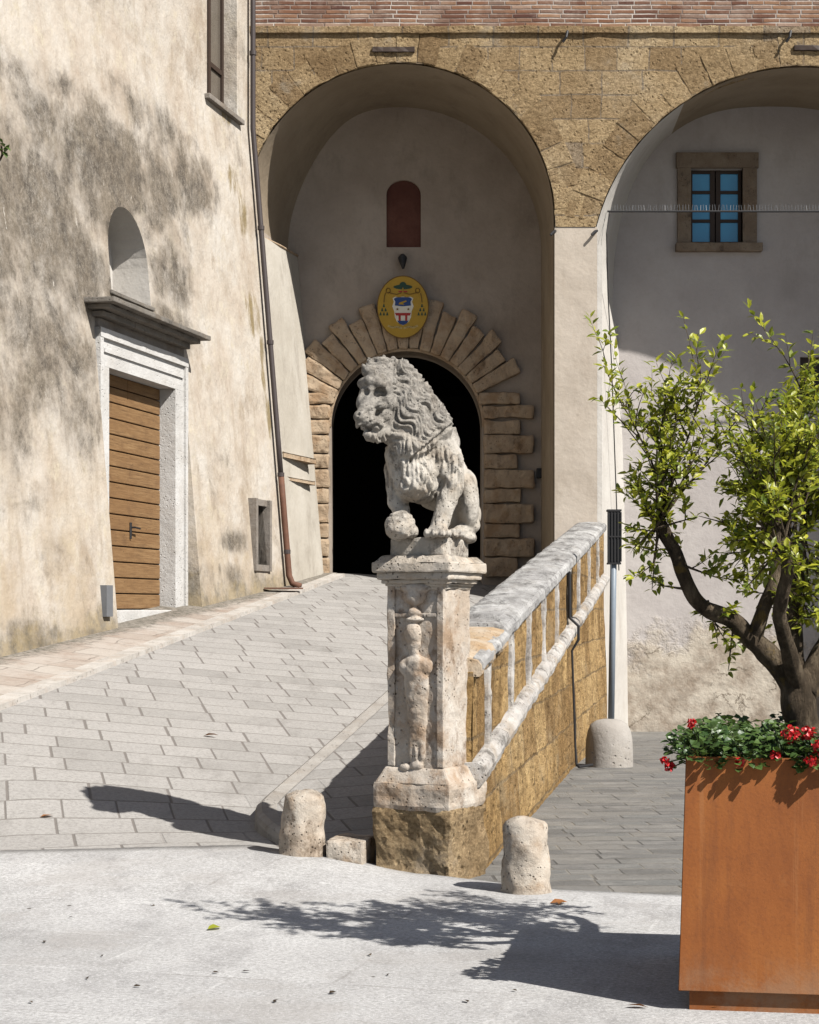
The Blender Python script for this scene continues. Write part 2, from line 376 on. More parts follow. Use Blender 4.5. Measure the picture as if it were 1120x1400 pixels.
def m_ramp():
    k = Mat('ramp_stone_pavers', .9, .25)
    x0, y0_, z = k.sep(); x = k.math('MULTIPLY_ADD', y0_, .24, x0); y = k.math('MULTIPLY_ADD', x0, -.42, y0_)   # skewed stone courses
    wy = k.math('MULTIPLY_ADD', k.noise(.8, 3), .05, y)
    j, r, mu, mv = k.courses(x, wy, .38, .60, .016, .011, .7)
    col = k.ramp(r, [(0., (.42, .40, .375)), (.4, (.50, .478, .45)), (.75, (.55, .525, .495)), (1., (.46, .438, .412))])
    col = k.mix(k.math('MULTIPLY', k.step(k.noise(1.1, 8, .65), .42, .66), .45), col, (.55, .525, .49))
    col = k.mix(k.math('MULTIPLY', k.step(k.noise(2.3, 10, .75, k.map((1, .35, 1), (0, 0, R(-15)))), .5, .7), .5), col, (.27, .25, .23))
    col = k.mix(k.math('MULTIPLY', k.step(k.noise(36, 7, .85), .43, .64), .6), col, (.25, .235, .215))
    # little dashes: the end joints are packed with dark mortar, the long joints are hairline
    col = k.mix(k.math('MULTIPLY', k.math('MULTIPLY', mu, k.math('SUBTRACT', 1., mv)), k.step(k.white(k.comb(k.math('FLOOR', k.math('DIVIDE', wy, .38)), k.math('FLOOR', x), .4)),   .04, .08)), col, (.245, .22, .20))
    col = k.mix(k.math('MULTIPLY', mv, k.math('MULTIPLY', k.step(k.noise(1.2, 4), .28, .46), .95)), col, (.22, .195, .17))
    k.bump(k.math('SUBTRACT', 1., j), .5, .012); k.bump(r, .3, .015); k.bump(k.noise(3, 6), .4, .05); k.bump(k.noise(45, 8, .75), .45, .01)
    return k.done(col, .435)

def m_lower():
    k = Mat('lower_slate_pavers', .75, .35)
    v = k.map((1, 1, 1), (0, 0, R(-3))); x, y, z = k.sep(v)
    j, r, mu, mv = k.courses(x, k.math('MULTIPLY_ADD', k.noise(1.1, 4), .12, y), .25, .48, .012, .014, .8)
    col = k.ramp(r, [(0., (.17, .163, .152)), (.4, (.22, .213, .20)), (.7, (.26, .245, .22)), (1., (.20, .20, .19))])
    col = k.mix(k.math('MULTIPLY', k.step(k.noise(2.2, 10, .75, k.map((.8, 1.5, 1))), .46, .66), .6), col, (.38, .36, .33))
    col = k.mix(k.math('MULTIPLY', k.step(k.noise(3., 10, .75, k.map((.8, 1.6, 1))), .54, .7), .6), col, (.085, .08, .072))
    col = k.mix(k.math('MULTIPLY', j, .8), col, k.mix(k.step(k.noise(2, 4), .4, .6), (.08, .075, .07), (.30, .27, .22)))
    k.bump(k.math('SUBTRACT', 1., j), .5, .02); k.bump(r, .6, .03); k.bump(k.noise(5, 8, .7, k.map((.9, 1.2, 1))), .6, .06); k.bump(k.noise(40, 7, .75), .5, .01)
    return k.done(col)

def m_walk():
    k = Mat('pinkish_footway_stone', .92, .2)
    v = k.map((1, 1, 1), (0, 0, R(14))); x, y, z = k.sep(v)
    j, r, mu, mv = k.courses(k.math('MULTIPLY_ADD', k.noise(1.2, 4), .25, x), k.math('MULTIPLY_ADD', k.noise(1.0, 4, .6), .3, y), .46, .7, .012, .014, .8)
    col = k.ramp(r, [(0., (.45, .38, .32)), (.5, (.54, .475, .415)), (1., (.57, .515, .455))])
    col = k.mix(k.math('MULTIPLY', k.step(k.noise(2.2, 9, .7), .46, .66), .55), col, (.36, .25, .185))
    col = k.mix(k.math('MULTIPLY', k.step(k.noise(5, 10, .75, k.map((.5, 1.8, 1))), .52, .7), .6), col, (.26, .21, .17))
    col = k.mix(k.math('MULTIPLY', j, .6), col, (.24, .20, .165))
    wx, wy_, _ = k.sep(); dd = k.math('SUBTRACT', wx, k.math('MULTIPLY_ADD', wy_, .248, -8.55))
    dm = k.step(k.math('ADD', dd, k.math('MULTIPLY_ADD', k.noise(3.5, 9, .75), .8, -.4)), .36, .12)
    col = k.mix(k.math('MULTIPLY', dm, .9), col, k.mix(k.step(k.noise(14, 7, .8), .4, .6), (.13, .12, .095), (.36, .32, .27)))
    k.bump(k.math('SUBTRACT', 1., j), .5, .02); k.bump(k.noise(4, 8, .7), .6, .06); k.bump(k.noise(40, 7, .75), .5, .01)
    return k.done(col)

def m_wood():
    k = Mat('weathered_door_boards', .8, .25); x, y, z = k.sep()
    bd = k.math('FLOOR', k.math('DIVIDE', z, BDH)); r = k.white(k.comb(bd, k.math('FLOOR', k.math('DIVIDE', x, .72)), .3))
    g = k.noise(4, 8, .7, k.comb(k.math('MULTIPLY', x, .8), k.math('MULTIPLY', bd, 3.7), k.math('MULTIPLY', z, 14.)))
    col = k.ramp(g, [(.25, (.12, .068, .032)), (.5, (.29, .165, .07)), (.75, (.44, .28, .135))])
    col = k.mix(k.math('MULTIPLY', r, .5), col, (.25, .13, .05))
    col = k.mix(k.math('MULTIPLY', k.step(k.noise(2.2, 7, .7), .52, .7), .5), col, (.15, .078, .034))
    sp = k.step(k.voro(8.5, k.comb(x, 0., z)), .09, .05); col = k.mix(k.math('MULTIPLY', sp, .8), col, (.06, .035, .02))
    k.bump(g, .5, .01); k.bump(k.noise(30, 5), .3, .006)
    return k.done(col)

def m_corten():
    k = Mat('rusted_corten_steel', .72, .3); x, y, z = k.sep()
    n = k.noise(1.8, 8, .65, k.map((1.6, 1.6, .7))); col = k.ramp(n, [(.3, (.26, .075, .014)), (.5, (.37, .115, .021)), (.7, (.45, .155, .03))])
    col = k.mix(k.math('MULTIPLY', k.step(k.noise(3.2, 8, .7, k.map((5, 5, .35))), .5, .68), .4), col, (.19, .06, .018))
    col = k.mix(k.math('MULTIPLY', k.step(k.noise(60, 6, .8), .48, .7), .4), col, (.17, .055, .018))
    col = k.mix(k.math('MULTIPLY', k.step(k.noise(5, 9, .75), .6, .72), .35), col, (.46, .19, .06))
    col = k.mix(k.math('MULTIPLY', k.math('MULTIPLY', k.step(z, .28, .05), k.step(k.noise(4, 8, .75), .4, .62)), .5), col, (.40, .27, .17))
    col = k.mix(k.math('MULTIPLY', k.step(k.noise(2.0, 9, .7, k.map((9, 9, .25))), .58, .68), .4), col, (.47, .20, .07))
    k.bump(k.noise(2.5, 5), .12, .03); k.bump(k.noise(80, 6, .7), .25, .004)
    return k.done(col)

def m_leaf(name, a, b, tr=.25, tint=(.25, .28, .018), alb=.84):
    k = Mat(name, .5, .4); oi = k.t.nodes.new('ShaderNodeNewGeometry')
    r = oi.outputs['Random Per Island']; col = k.mix(r, a, b); k.b.inputs['Roughness'].default_value = .42
    k.done(col, alb)
    tl = k.t.nodes.new('ShaderNodeBsdfTranslucent'); k.set(tl, 0, k.mix(.5, col, tint)); mx = k.t.nodes.new('ShaderNodeMixShader')
    mx.inputs[0].default_value = tr; k.t.links.new(k.b.outputs[0], mx.inputs[1]); k.t.links.new(tl.outputs[0], mx.inputs[2])
    k.t.links.new(mx.outputs[0], k.t.nodes['Material Output'].inputs[0]); return k.m

def m_bark():
    k = Mat('grey_brown_bark', .95, .1)
    n = k.noise(7, 9, .7, k.map((1.6, 1.6, .7))); col = k.ramp(n, [(.32, (.05, .038, .026)), (.5, (.15, .112, .075)), (.66, (.32, .25, .17))])
    col = k.mix(k.math('MULTIPLY', k.step(k.noise(9, 6), .6, .68), .6), col, (.33, .22, .06))
    k.bump(k.noise(9, 9, .75, k.map((2, 2, .6))), 1., .08); k.bump(k.voro(22, k.map((2, 2, .8))), .5, .01); return k.done(col)

MP = m_plaster_left()
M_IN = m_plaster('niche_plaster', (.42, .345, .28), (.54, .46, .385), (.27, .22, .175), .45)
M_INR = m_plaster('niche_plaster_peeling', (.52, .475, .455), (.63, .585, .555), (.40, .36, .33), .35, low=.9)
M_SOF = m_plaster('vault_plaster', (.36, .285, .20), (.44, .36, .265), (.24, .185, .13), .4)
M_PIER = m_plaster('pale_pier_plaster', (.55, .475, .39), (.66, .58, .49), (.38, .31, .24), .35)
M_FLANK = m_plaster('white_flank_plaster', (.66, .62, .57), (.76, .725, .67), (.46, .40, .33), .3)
M_BUT = m_plaster('buttress_plaster', (.56, .51, .43), (.68, .63, .55), (.33, .285, .23), .45)
M_TUFA = m_tufa(); M_VOUS = m_tufa('tufa_voussoir', joints=False)
M_TUFAP = m_tufa('parapet_tufa', .42, .95, 'yz', (1.12, 1.0, .78)); M_TUFAF = m_tufa('footing_tufa', joints=False, tint=(.98, .98, 1.0), dark=1.15)
M_BRICK = m_brick()
M_PORT = m_stone('portal_travertine', (.47, .34, .225), (.58, .45, .315), (.15, .095, .055), .5, (.36, .215, .11), .6, .8)
M_TRAV = m_stone('weathered_travertine', (.60, .52, .43), (.74, .68, .60), (.24, .165, .105), .8, (.52, .36, .225), .5)
M_PIL = m_stone('worn_pillar_travertine', (.55, .45, .35), (.75, .685, .605), (.24, .155, .095), .8, (.44, .29, .175), .75, .9, thr=.495)
M_CAPS = m_stone('lichened_capital_stone', (.57, .475, .37), (.72, .65, .56), (.16, .12, .09), .7, (.46, .32, .20), .5, 1., .7)
M_LION = m_stone('lion_stone', (.53, .475, .40), (.73, .68, .605), (.19, .16, .13), .7, (.47, .36, .25), .5, 1.2, .45, zgrey=(.60, .90, (.10, .093, .085), .72), thr=.505)
M_BOLL = m_stone('pitted_bollard_stone', (.54, .44, .34), (.72, .645, .55), (.17, .12, .08), .95, (.42, .28, .165), .7, 1., .25, True, thr=.485)
M_COP = m_stone('lichened_coping_stone', (.38, .37, .36), (.64, .63, .61), (.10, .093, .09), .7, (.33, .30, .265), .4, 1., .35, thr=.48, ysc=.4)
M_COPB = m_stone('worn_wall_top_stone', (.50, .36, .22), (.62, .52, .40), (.20, .13, .08), .6, (.42, .25, .11), .6, .8)
M_BAND = m_stone('pale_band_stone', (.60, .56, .51), (.74, .71, .67), (.20, .18, .155), .6, (.50, .40, .28), .4, .8)
M_STRIP = m_stone('grey_weathered_strip_stone', (.47, .435, .40), (.69, .66, .62), (.13, .115, .10), .8, (.42, .31, .19), .5, 1., .2, thr=.49, ysc=.4)
M_DOORST = m_stone('white_door_stone', (.66, .64, .61), (.77, .755, .73), (.18, .165, .15), .0, (.55, .50, .44), .3, .6, thr=.60)
M_CORN = m_stone('dark_cornice_stone', (.20, .18, .155), (.30, .27, .235), (.06, .052, .045), .5, (.22, .17, .12), .5, .8, .8)
M_GREYST = m_stone('grey_frame_stone', (.27, .235, .20), (.36, .32, .28), (.11, .09, .075), .4, (.26, .19, .13), .4, .8)
M_KERB = m_stone('kerb_stone', (.52, .48, .43), (.66, .62, .57), (.26, .21, .17), .6, (.48, .37, .28), .4, .8)
M_KERBG = m_stone('grey_kerb_stone', (.38, .35, .315), (.50, .47, .43), (.21, .18, .15), .5, (.36, .30, .24), .4, .8)
M_CONC = m_stone('concrete_footing', (.42, .385, .345), (.52, .485, .44), (.30, .265, .23), .3, (.40, .35, .29), .4, .5)
M_WINST = m_stone('brown_window_stone', (.24, .18, .13), (.33, .26, .19), (.09, .065, .05), .4, (.22, .15, .10), .5, .8)
M_PLAZA, M_RAMP, M_LOW, M_WALK, M_WOOD, M_CORTEN, M_BARK = m_plaza(), m_ramp(), m_lower(), m_walk(), m_wood(), m_corten(), m_bark()
M_LEAF = m_leaf('bright_tree_leaf', (.075, .115, .012), (.36, .355, .03), .36)
M_GER = m_leaf('geranium_leaf', (.022, .05, .012), (.06, .10, .022), .15, (.10, .16, .02))
M_RED = m_leaf('red_petal', (.33, .006, .008), (.46, .012, .014), .15, (.5, .01, .01))
M_DRY = m_leaf('dry_leaf', (.26, .11, .03), (.16, .06, .02), .1, (.3, .12, .03))
M_IRON = flat_mat('black_iron', (.022, .021, .022), .55); M_PIPE = flat_mat('dark_downpipe_paint', (.065, .052, .05), .45)
M_RUST = flat_mat('rusty_pipe', (.13, .06, .036), .75, .45); M_GREYP = flat_mat('grey_painted_metal', (.16, .165, .175), .5)
M_STEELP = flat_mat('blue_grey_post_paint', (.20, .235, .275), .45); M_DARKWOOD = flat_mat('dark_window_wood', (.045, .028, .02), .6)
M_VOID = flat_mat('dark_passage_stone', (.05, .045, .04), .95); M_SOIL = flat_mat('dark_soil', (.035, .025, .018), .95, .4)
M_PANEL = m_plaster('faded_red_fresco', (.12, .045, .034), (.22, .10, .075), (.06, .026, .022), .85)
k = Mat('blue_window_glass', .12, .5); M_GLASS = k.done(k.mix(k.noise(1.5, 3), (.02, .17, .34), (.05, .27, .46)), .8)
k = Mat('dusty_window_glass', .2, .5); M_GLASSL = k.done(k.mix(k.noise(2.5, 3), (.12, .10, .08), (.20, .17, .135)))

# ------------------------------------------------------------------ ground
def strip(name, A, B, mat, n=1, kind='structure', dz=None, wob=0.):
    V, Fc = [], []; m = len(A)
    for a, b in zip(A, B):
        for k_ in range(n + 1):
            p = Vector(a).lerp(Vector(b), k_ / n); V.append(p)
    for i in range(m - 1):
        for k_ in range(n):
            q = i * (n + 1) + k_; Fc.append((q, q + 1, q + n + 2, q + n + 1))
    o = obj(name, (V, Fc), mat, smooth_=True); return tag(o, kind=kind)

tag(obj('ground', ([(-400, -400, -1.5), (400, -400, -1.5), (400, 400, -1.5), (-400, 400, -1.5)], [(0, 1, 2, 3)]), M_PLAZA), kind='structure')
def plaza_z(X, D): return .10 * smooth(.1, -.75, X) * smooth(9.8, 11.7, D)
edge_px = [(0, 1163), (120, 1160), (240, 1157), (345, 1155), (420, 1166), (505, 1176), (655, 1203), (760, 1216), (930, 1223)]
EDGE = [Vector((-9, 13.4, 0))] + [Vector(((p := G(a, b, .10 * smooth(590, 420, a))).x, p.y, 0)) for a, b in edge_px] + [Vector((3.2, 10.3, 0)), Vector((16, 9.4, 0))]
def edge_D(X):
    for a, b in zip(EDGE, EDGE[1:]):
        if a.x <= X <= b.x: return a.y + (b.y - a.y) * (X - a.x) / (b.x - a.x)
    return EDGE[0].y if X < EDGE[0].x else EDGE[-1].y
E2 = []
for a, b in zip(EDGE, EDGE[1:]):
    m = max(1, int((b - a).length / .12)); E2 += [a.lerp(b, i / m) for i in range(m)]
E2.append(EDGE[-1])
E2 = [p + Vector((0, .03 * noise.noise(p * 2.5) + .012 * noise.noise(p * 11), 0)) for p in E2]
n_ = len(E2)
rows_ = [-14, 4, 8, 9.3] + ['e%d' % i for i in range(12)]
V, Fc = [], []
for q_ in rows_:
    for p in E2:
        y_ = q_ if not isinstance(q_, str) else 9.35 + (p.y - 9.35) * (int(q_[1:]) + 1) / 12
        V.append(Vector((p.x, y_, plaza_z(p.x, y_))))
V += [p + Vector((0, .01, -.5)) for p in E2]
for j_ in range(len(rows_)): Fc += [(j_ * n_ + i, j_ * n_ + i + 1, (j_ + 1) * n_ + i + 1, (j_ + 1) * n_ + i) for i in range(n_ - 1)]
o = tag(obj('plaza', (V, Fc), M_PLAZA), kind='structure'); o.data.polygons.foreach_set('use_smooth', [i < len(o.data.polygons) - n_ + 1 for i in range(len(o.data.polygons))])

def Xw(D): return -1.78 + .248 * (D - 27.3)                                   # foot of the left wall
def zw(D): return 1.24 + .087 * (D - 18.0) - .02 * smooth(24, 27, D)
def Xkl(D): return Xw(D) + max(.04, 1.25 - .08 * (D - 16))                      # left kerb of the ramp
def zl(D): return .787 + .097 * (D - 15.2)
def Xkr(D): return -1.0 + .16 * (D - 14)                                       # kerb beside the parapet
def zr(D):
    return .335 + .104 * (D - 15.14) + .0008 * max(0, D - 15.14) ** 2
def ramp_z(X, D):
    a, b = Xkl(D), Xkr(D); t = (X - a) / (b - a); t = min(1.6, max(0, t))
    z = zl(D) * (1 - min(1, t)) + zr(D) * min(1, t); e = edge_D(X); f = min(1, max(0, D - e) / 1.5); z0 = plaza_z(X, e) - .012
    return z0 + (z - z0) * f ** .85
V, Fc = [], []; nx, ny = 36, 90
for j in range(ny + 1):
    for i in range(nx + 1):
        D0 = 12.6 + (30.2 - 12.6) * j / ny
        x = Xkl(D0) - .02 + (Xkr(D0) + .55 - Xkl(D0) + .02) * i / nx
        for _ in range(4):
            e = edge_D(x); D = e - .02 + (30.2 - e + .02) * j / ny; x = Xkl(D) - .15 + (Xkr(D) + .55 - Xkl(D) + .15) * i / nx
        V.append(Vector((x, D, ramp_z(x, D))))
for j in range(ny):
    for i in range(nx):
        q = j * (nx + 1) + i; Fc.append((q, q + 1, q + nx + 2, q + nx + 1))
tag(obj('ramp', (V, Fc), M_RAMP, smooth_=True), kind='structure')
Ds = [10.2 + .4 * i for i in range(50)]
Ds = [d for d in Ds if d <= 29.8]
strip('footway', [(Xw(d) - .8, d, zw(d) * smooth(8.5, 14, d) + .02) for d in Ds], [(Xkl(d) - .16, d, zl(d) * smooth(10.5, 13.5, d) + .045) for d in Ds], M_WALK, 6)
V, Fc = [], []                                                                # left kerb: flush stone edging
d = 11.6; ks = []
while d < 29.4:
    L = random.uniform(.6, 1.0); d2 = min(29.6, d + L - .012)
    q = []
    for dd in (d, d2):
        x = Xkl(dd); z = max(ramp_z(x, dd), zl(dd) * smooth(10.5, 13.5, dd)); q += [(x - .19, dd, z + .05), (x + .0, dd, z + .045), (x + .02, dd, z - .15), (x - .19, dd, z - .15)]
    o = len(V); V += q; Fc += [(o, o + 1, o + 5, o + 4), (o + 1, o + 2, o + 6, o + 5), (o, o + 3, o + 2, o + 1), (o + 4, o + 5, o + 6, o + 7), (o + 3, o, o + 4, o + 7)]
    d += L
tag(obj('kerb', (V, Fc), M_KERB), kind='structure')
# raised strip along the parapet with its rounded kerb
Ds = [12.0 + .3 * i for i in range(52)]
def lx(D): return Xkr(D) + .55 * (1 - smooth(11.8, 13.5, D)) ** 1.5
def zs(D): return zr(D) + .11
A = [(lx(d) + .16, d, zs(d)) for d in Ds]; B = [(.1 + .16 * (d - 11.75), d, zs(d)) for d in Ds]
strip('parapet_footway', A, B, M_RAMP, 3)
V, Fc = [], []
for d in Ds:
    x = lx(d); z = zs(d); V += [(x + .16, d, z + .003), (x + .05, d, z + .012), (x + .012, d, z - .012), (x, d, z - .05), (x, d, z - .4)]
for i in range(len(Ds) - 1):
    for k_ in range(4): q = i * 5 + k_; Fc.append((q, q + 1, q + 6, q + 5))
o = len(V); d = Ds[0]; V += [(lx(d), d, zs(d) + .004), (.3, d, zs(d) + .004), (.3, d, -.3), (lx(d), d, -.3)]; Fc.append((o, o + 1, o + 2, o + 3))
tag(obj('parapet_kerb', (V, Fc), M_KERBG, smooth_=False), kind='structure')
def zlow(D): return -.05 - .004 * (D - 10) - .022 * max(0, D - 20)
Ds = [8.5, 10, 14, 18, 20, 22, 25, 28, 30.4]
strip('lower_pavement', [(-.1 + .16 * (d - 11.75), d, zlow(d)) for d in Ds], [(18, d, zlow(d)) for d in Ds], M_LOW, 4)

# ------------------------------------------------------------------ left building
LB = empty('old_building', WO, WANG, 'tall old building with mould stained cream plaster wall and a board door', 'building')
yT = wall_y(ZT)
prof = [(0, -1.5), (ZB, ZB)]
pts = [(-17.0, wall_y(-1.5), -1.5), (-17.0, yT, ZT), (-17.0, yT, 15.5), (-17.0, 4.0, 15.5), (-17.0, 4.0, -1.5)]
wall = prism(pts, (17.0, 0, 0))
yd = .235                                                                    # upright plane of the door's stone surround
dL = hit(131, 600, yd)[0]; dR = hit(250, 600, yd)[0]; oL = hit(145, 600, yd)[0]; oR = hit(236, 600, yd)[0]
zTop = hit(190, 471, yd)[2]; zOpen = hit(190, 517, yd)[2]; zThr = hit(190, 834, yd)[2]
nL = hit(149, 350)[0]; nR = hit(201, 350)[0]; nB = hit(176, 408)[2]; nT = hit(172, 287)[2]
uL = hit(283, 120)[0]; uR = hit(324, 120)[0]; uB = hit(300, 148)[2] + .05
sL = hit(346, 730)[0]; sR = hit(362, 730)[0]; sB = hit(354, 772)[2]; sT = hit(354, 692)[2]
cut_door = box_bm(dL - .01, dR + .01, -1, 1.6, zThr - .5, zTop + .01)
rad = (nR - nL) / 2; ar = []
ztop = nT - .25
ar = [(nR, -1, nB), (nR, -1, ztop - .35)] + [(nL + rad + rad * math.cos(a), -1, ztop - .35 + .62 * math.sin(a)) for a in [math.pi * i / 16 for i in range(1, 16)]] + [(nL, -1, ztop - .35), (nL, -1, nB)]
cut_niche = prism(ar, (0, 1 + wall_y(nT) + .42, 0))
cut_up = box_bm(uL, uR, -1, yT + .34, uB, 14.2)
cut_sm = box_bm(sL, sR, -1, wall_y(2.5) + .3, sB, sT)
me = cut(wall, [cut_door, cut_niche, cut_up, cut_sm])
me.materials.clear(); me.materials.append(MP); me.materials.append(M_FLANK)
for p_ in me.polygons:
    c_ = p_.center
    if nL - .02 < c_.x < nR + .02 and nB - .02 < c_.z < nT + .1 and c_.y > wall_y(c_.z) + .05: p_.material_index = 1
obj('wall', me, None, LB)
# door surround, cornice, leaves
def lbox(name, a, b, mat, parent, bev=.008, cell=None, amp=.003, chip=0, seed=1.):
    bm = box_bm(a[0], b[0], a[1], b[1], a[2], b[2])
    if cell: rough(bm, cell, bev, amp, 6, chip, seed)
    elif bev: bmesh.ops.bevel(bm, geom=list(bm.edges), offset=bev, segments=2, affect='EDGES')
    return obj(name, bm, mat, parent)
door = obj('doorway', join(box_bm(dL, oL, yd - .04, yd + .45, zThr, zOpen - .002), box_bm(oR, dR, yd - .04, yd + .45, zThr, zOpen - .002), box_bm(dL, dR, yd - .04, yd + .45, zOpen, zTop),
     box_bm(dL - .02, dL + .07, yd - .07, yd + .1, zThr, zTop + .02), box_bm(dR - .07, dR + .02, yd - .07, yd + .1, zThr, zTop + .02), box_bm(dL - .02, dR + .02, yd - .075, yd + .1, zTop - .09, zTop + .02),
     box_bm(dL + .12, dR - .12, yd - .062, yd + .1, zOpen + .16, zOpen + .205)), M_DOORST, LB)
obj('threshold', rough(box_bm(dL - .05, dR + .03, yd - .12, yd + .6, zThr - .55, zThr), .12, .015, .004), M_DOORST, door)
cx0 = hit(113, 440, 0)[0]; cL, cR = dL - .26, dR + .13
cz = zTop + .26
obj('cornice', rough(join(box_bm(cL, cR, yd - .34, yd + .4, cz, cz + .06), box_bm(cL + .1, cR - .1, yd - .24, yd + .4, cz - .055, cz + .002), box_bm(cL + .2, cR - .2, yd - .13, yd + .4, cz - .13, cz - .053)), .1, .012, .006, 5, .03), M_CORN, door)
obj('frieze', box_bm(dL + .02, dR - .02, yd - .028, yd + .4, zTop + .02, cz - .128), M_GREYST, door)
yl = yd + .17; mid = (oL + oR) / 2
for a, b in ((oL, mid - .006), (mid + .006, oR)):
    V, Fc = [], []; z = zThr + .01; bms = []
    while z < zOpen - .01:
        z2 = min(z + BDH - .0045, zOpen); bm = box_bm(a, b, yl, yl + .06, z + .004, z2 - .005)
        bmesh.ops.bevel(bm, geom=list(bm.edges), offset=.007, segments=1, affect='EDGES'); bms.append(bm); z += BDH
    leaf = obj('door_leaf', join(*bms), M_WOOD, door)
    obj('door_backing', box_bm(a, b, yl + .055, yl + .1, zThr, zOpen), M_DARKWOOD, leaf)
    if b == oR:
        V, Fc = [], []; hx, hz = mid + .07, zThr + .98
        addto(V, Fc, tube([(hx, yl - .005, hz + .09), (hx, yl - .005, hz - .11)], [.022, .018], 8)); addto(V, Fc, tube([(hx, yl, hz + .03), (hx, yl - .07, hz + .03), (hx + .14, yl - .075, hz + .02)], .012, 8))
        obj('handle', (V, Fc), M_IRON, leaf)
# niche sill, upper window, small window
nsh = wall_y(nB)
obj('niche_sill', rough(box_bm(nL - .06, nR + .06, nsh - .03, nsh + .40, nB - .035, nB + .012), .12, .01, .006), M_CORN, LB)
uw = obj('window', join(box_bm(uL, uL + .07, yT + .20, yT + .28, uB, 14.1), box_bm(uR - .07, uR, yT + .20, yT + .28, uB, 14.1), box_bm((uL + uR) / 2 - .05, (uL + uR) / 2 + .05, yT + .19, yT + .28, uB, 14.1),
      *[box_bm(uL, uR, yT + .205, yT + .275, zz, zz + .07) for zz in (uB, uB + .62, uB + 2.1, uB + 3.2)]), M_DARKWOOD, LB)
for a, b in ((uL + .02, (uL + uR) / 2), ((uL + uR) / 2, uR - .02)): obj('pane', box_bm(a, b, yT + .235, yT + .25, uB, 14.1), M_GLASSL, uw)
obj('window_sill', rough(box_bm(uL - .1, uR + .12, yT - .08, yT + .3, uB - .07, uB), .12, .01, .004), M_GREYST, uw)
b = wall_y(2.6); fw = .09
sw = obj('small_window', join(box_bm(sL - fw, sL, b - .07, b + .2, sB - fw, sT + fw), box_bm(sR, sR + fw, b - .07, b + .2, sB - fw, sT + fw), box_bm(sL, sR, b - .06, b + .2, sB - fw, sB), box_bm(sL, sR, b - .02, b + .2, sT, sT + fw)), M_GREYST, LB)
obj('shutter', box_bm(sL, sR, b + .16, b + .19, sB, sT), M_IRON, sw)
# drainpipe: dark above, rusty iron at the foot
pp = []
for z in (15.4, 10.5, 9.2, ZT, 8.2, 7, 5.5, 4.2, 3.62): pp.append((-.30, wall_y(z) - .09, z))
pipe = obj('drainpipe', tube(pp, .040, 12), M_PIPE, LB, smooth_=True)
obj('rusty_foot_pipe', tube([(-.30, wall_y(z) - .09, z) for z in (3.66, 3.2, 2.6, 2.15)] + [(-.30, wall_y(2) - .13, 2.03), (-.32, wall_y(2) - .26, 1.99)], [.046] * 6, 12), M_RUST, pipe, smooth_=True)
for z in (12.5, 9.9, 7.3, 5.6, 3.64, 2.5): obj('pipe_collar', tube([(-.30, wall_y(z) - .09, z - .03), (-.30, wall_y(z) - .09, z + .03)], .052, 12), M_PIPE, pipe)

def wall_thing(name, px0, py0, px1, py1, th, mat, label, cat, bev=.006):
    a = hit(px0, py0); c = hit(px1, py1); zc = (a[2] + c[2]) / 2; y = wall_y(min(a[2], c[2])) - .01
    o = obj(name, box_bm(0, abs(c[0] - a[0]), -th, .06, 0, abs(a[2] - c[2])), mat)
    o.location = WO + E1 * a[0] + NI * y + Vector((0, 0, min(a[2], c[2]))); o.rotation_euler = (0, 0, WANG)
    return tag(o, label, cat)
wall_thing('grey_panel', 137, 800, 149, 843, .04, M_GREYP, 'flat dark grey metal panel fixed to the wall foot left of the board door', 'panel')
dc = wobj('drain_cover', *(lambda c: ([(c.x - .30, c.y - .16, 0), (c.x + .16, c.y - .10, 0), (c.x + .24, c.y + .16, 0), (c.x - .22, c.y + .10, 0), (c.x - .30, c.y - .16, .02), (c.x + .16, c.y - .10, .02), (c.x + .24, c.y + .16, .02), (c.x - .22, c.y + .10, .02)],
     [(4, 5, 6, 7), (0, 1, 5, 4), (1, 2, 6, 5), (2, 3, 7, 6), (3, 0, 4, 7)]))(Vector((Xw(26.2) + .28, 26.2, 0))), M_RUST)
dc.location.z = (zw(26.2) + zl(26.2)) / 2 + .045; tag(dc, 'dark iron drain cover in the footway near the pipe foot', 'drain cover')
bi = hit(4, 215); tw = empty('wall_twig', WO + E1 * bi[0] + NI * (bi[1] - .02) + Vector((0, 0, bi[2])), 0, 'dark leafy twig sticking out at the upper left wall edge', 'plant')
V, Fc = [], []; addto(V, Fc, tube([(-.1, .05, -.1), (0, -.1, 0), (.02, -.25, .06)], .012, 6)); obj('stem', (V, Fc), M_BARK, tw)
def leaf_vf(p, d, n, L, W):
    d = d.normalized(); s = d.cross(n); 
    if s.length < 1e-4: s = d.cross(Vector((1, 0, 0)))
    s.normalize(); n = s.cross(d)
    q = [p, p + d * L * .35 + s * W * .5 + n * W * .16, p + d * L * .35 - s * W * .5 + n * W * .16, p + d * L * .72 + s * W * .36 + n * W * .08 - n * L * .04, p + d * L * .72 - s * W * .36 + n * W * .08 - n * L * .04, p + d * L - n * L * .12, p + d * L * .4, p + d * L * .74 - n * L * .04]
    return q, [(0, 6, 1), (0, 2, 6), (6, 7, 3, 1), (6, 2, 4, 7), (7, 5, 3), (7, 4, 5)]
V, Fc = [], []
for i in range(9): addto(V, Fc, leaf_vf(Vector((.02, -.2, .03)) + Vector((random.uniform(-.03, .03), random.uniform(-.06, .06), random.uniform(-.06, .06))), Vector((random.uniform(-.5, 1), random.uniform(-1, .2), random.uniform(-1, .7))), Vector((0, 0, 1)), .12, .055))
obj('leaves', (V, Fc), M_GER, tw)

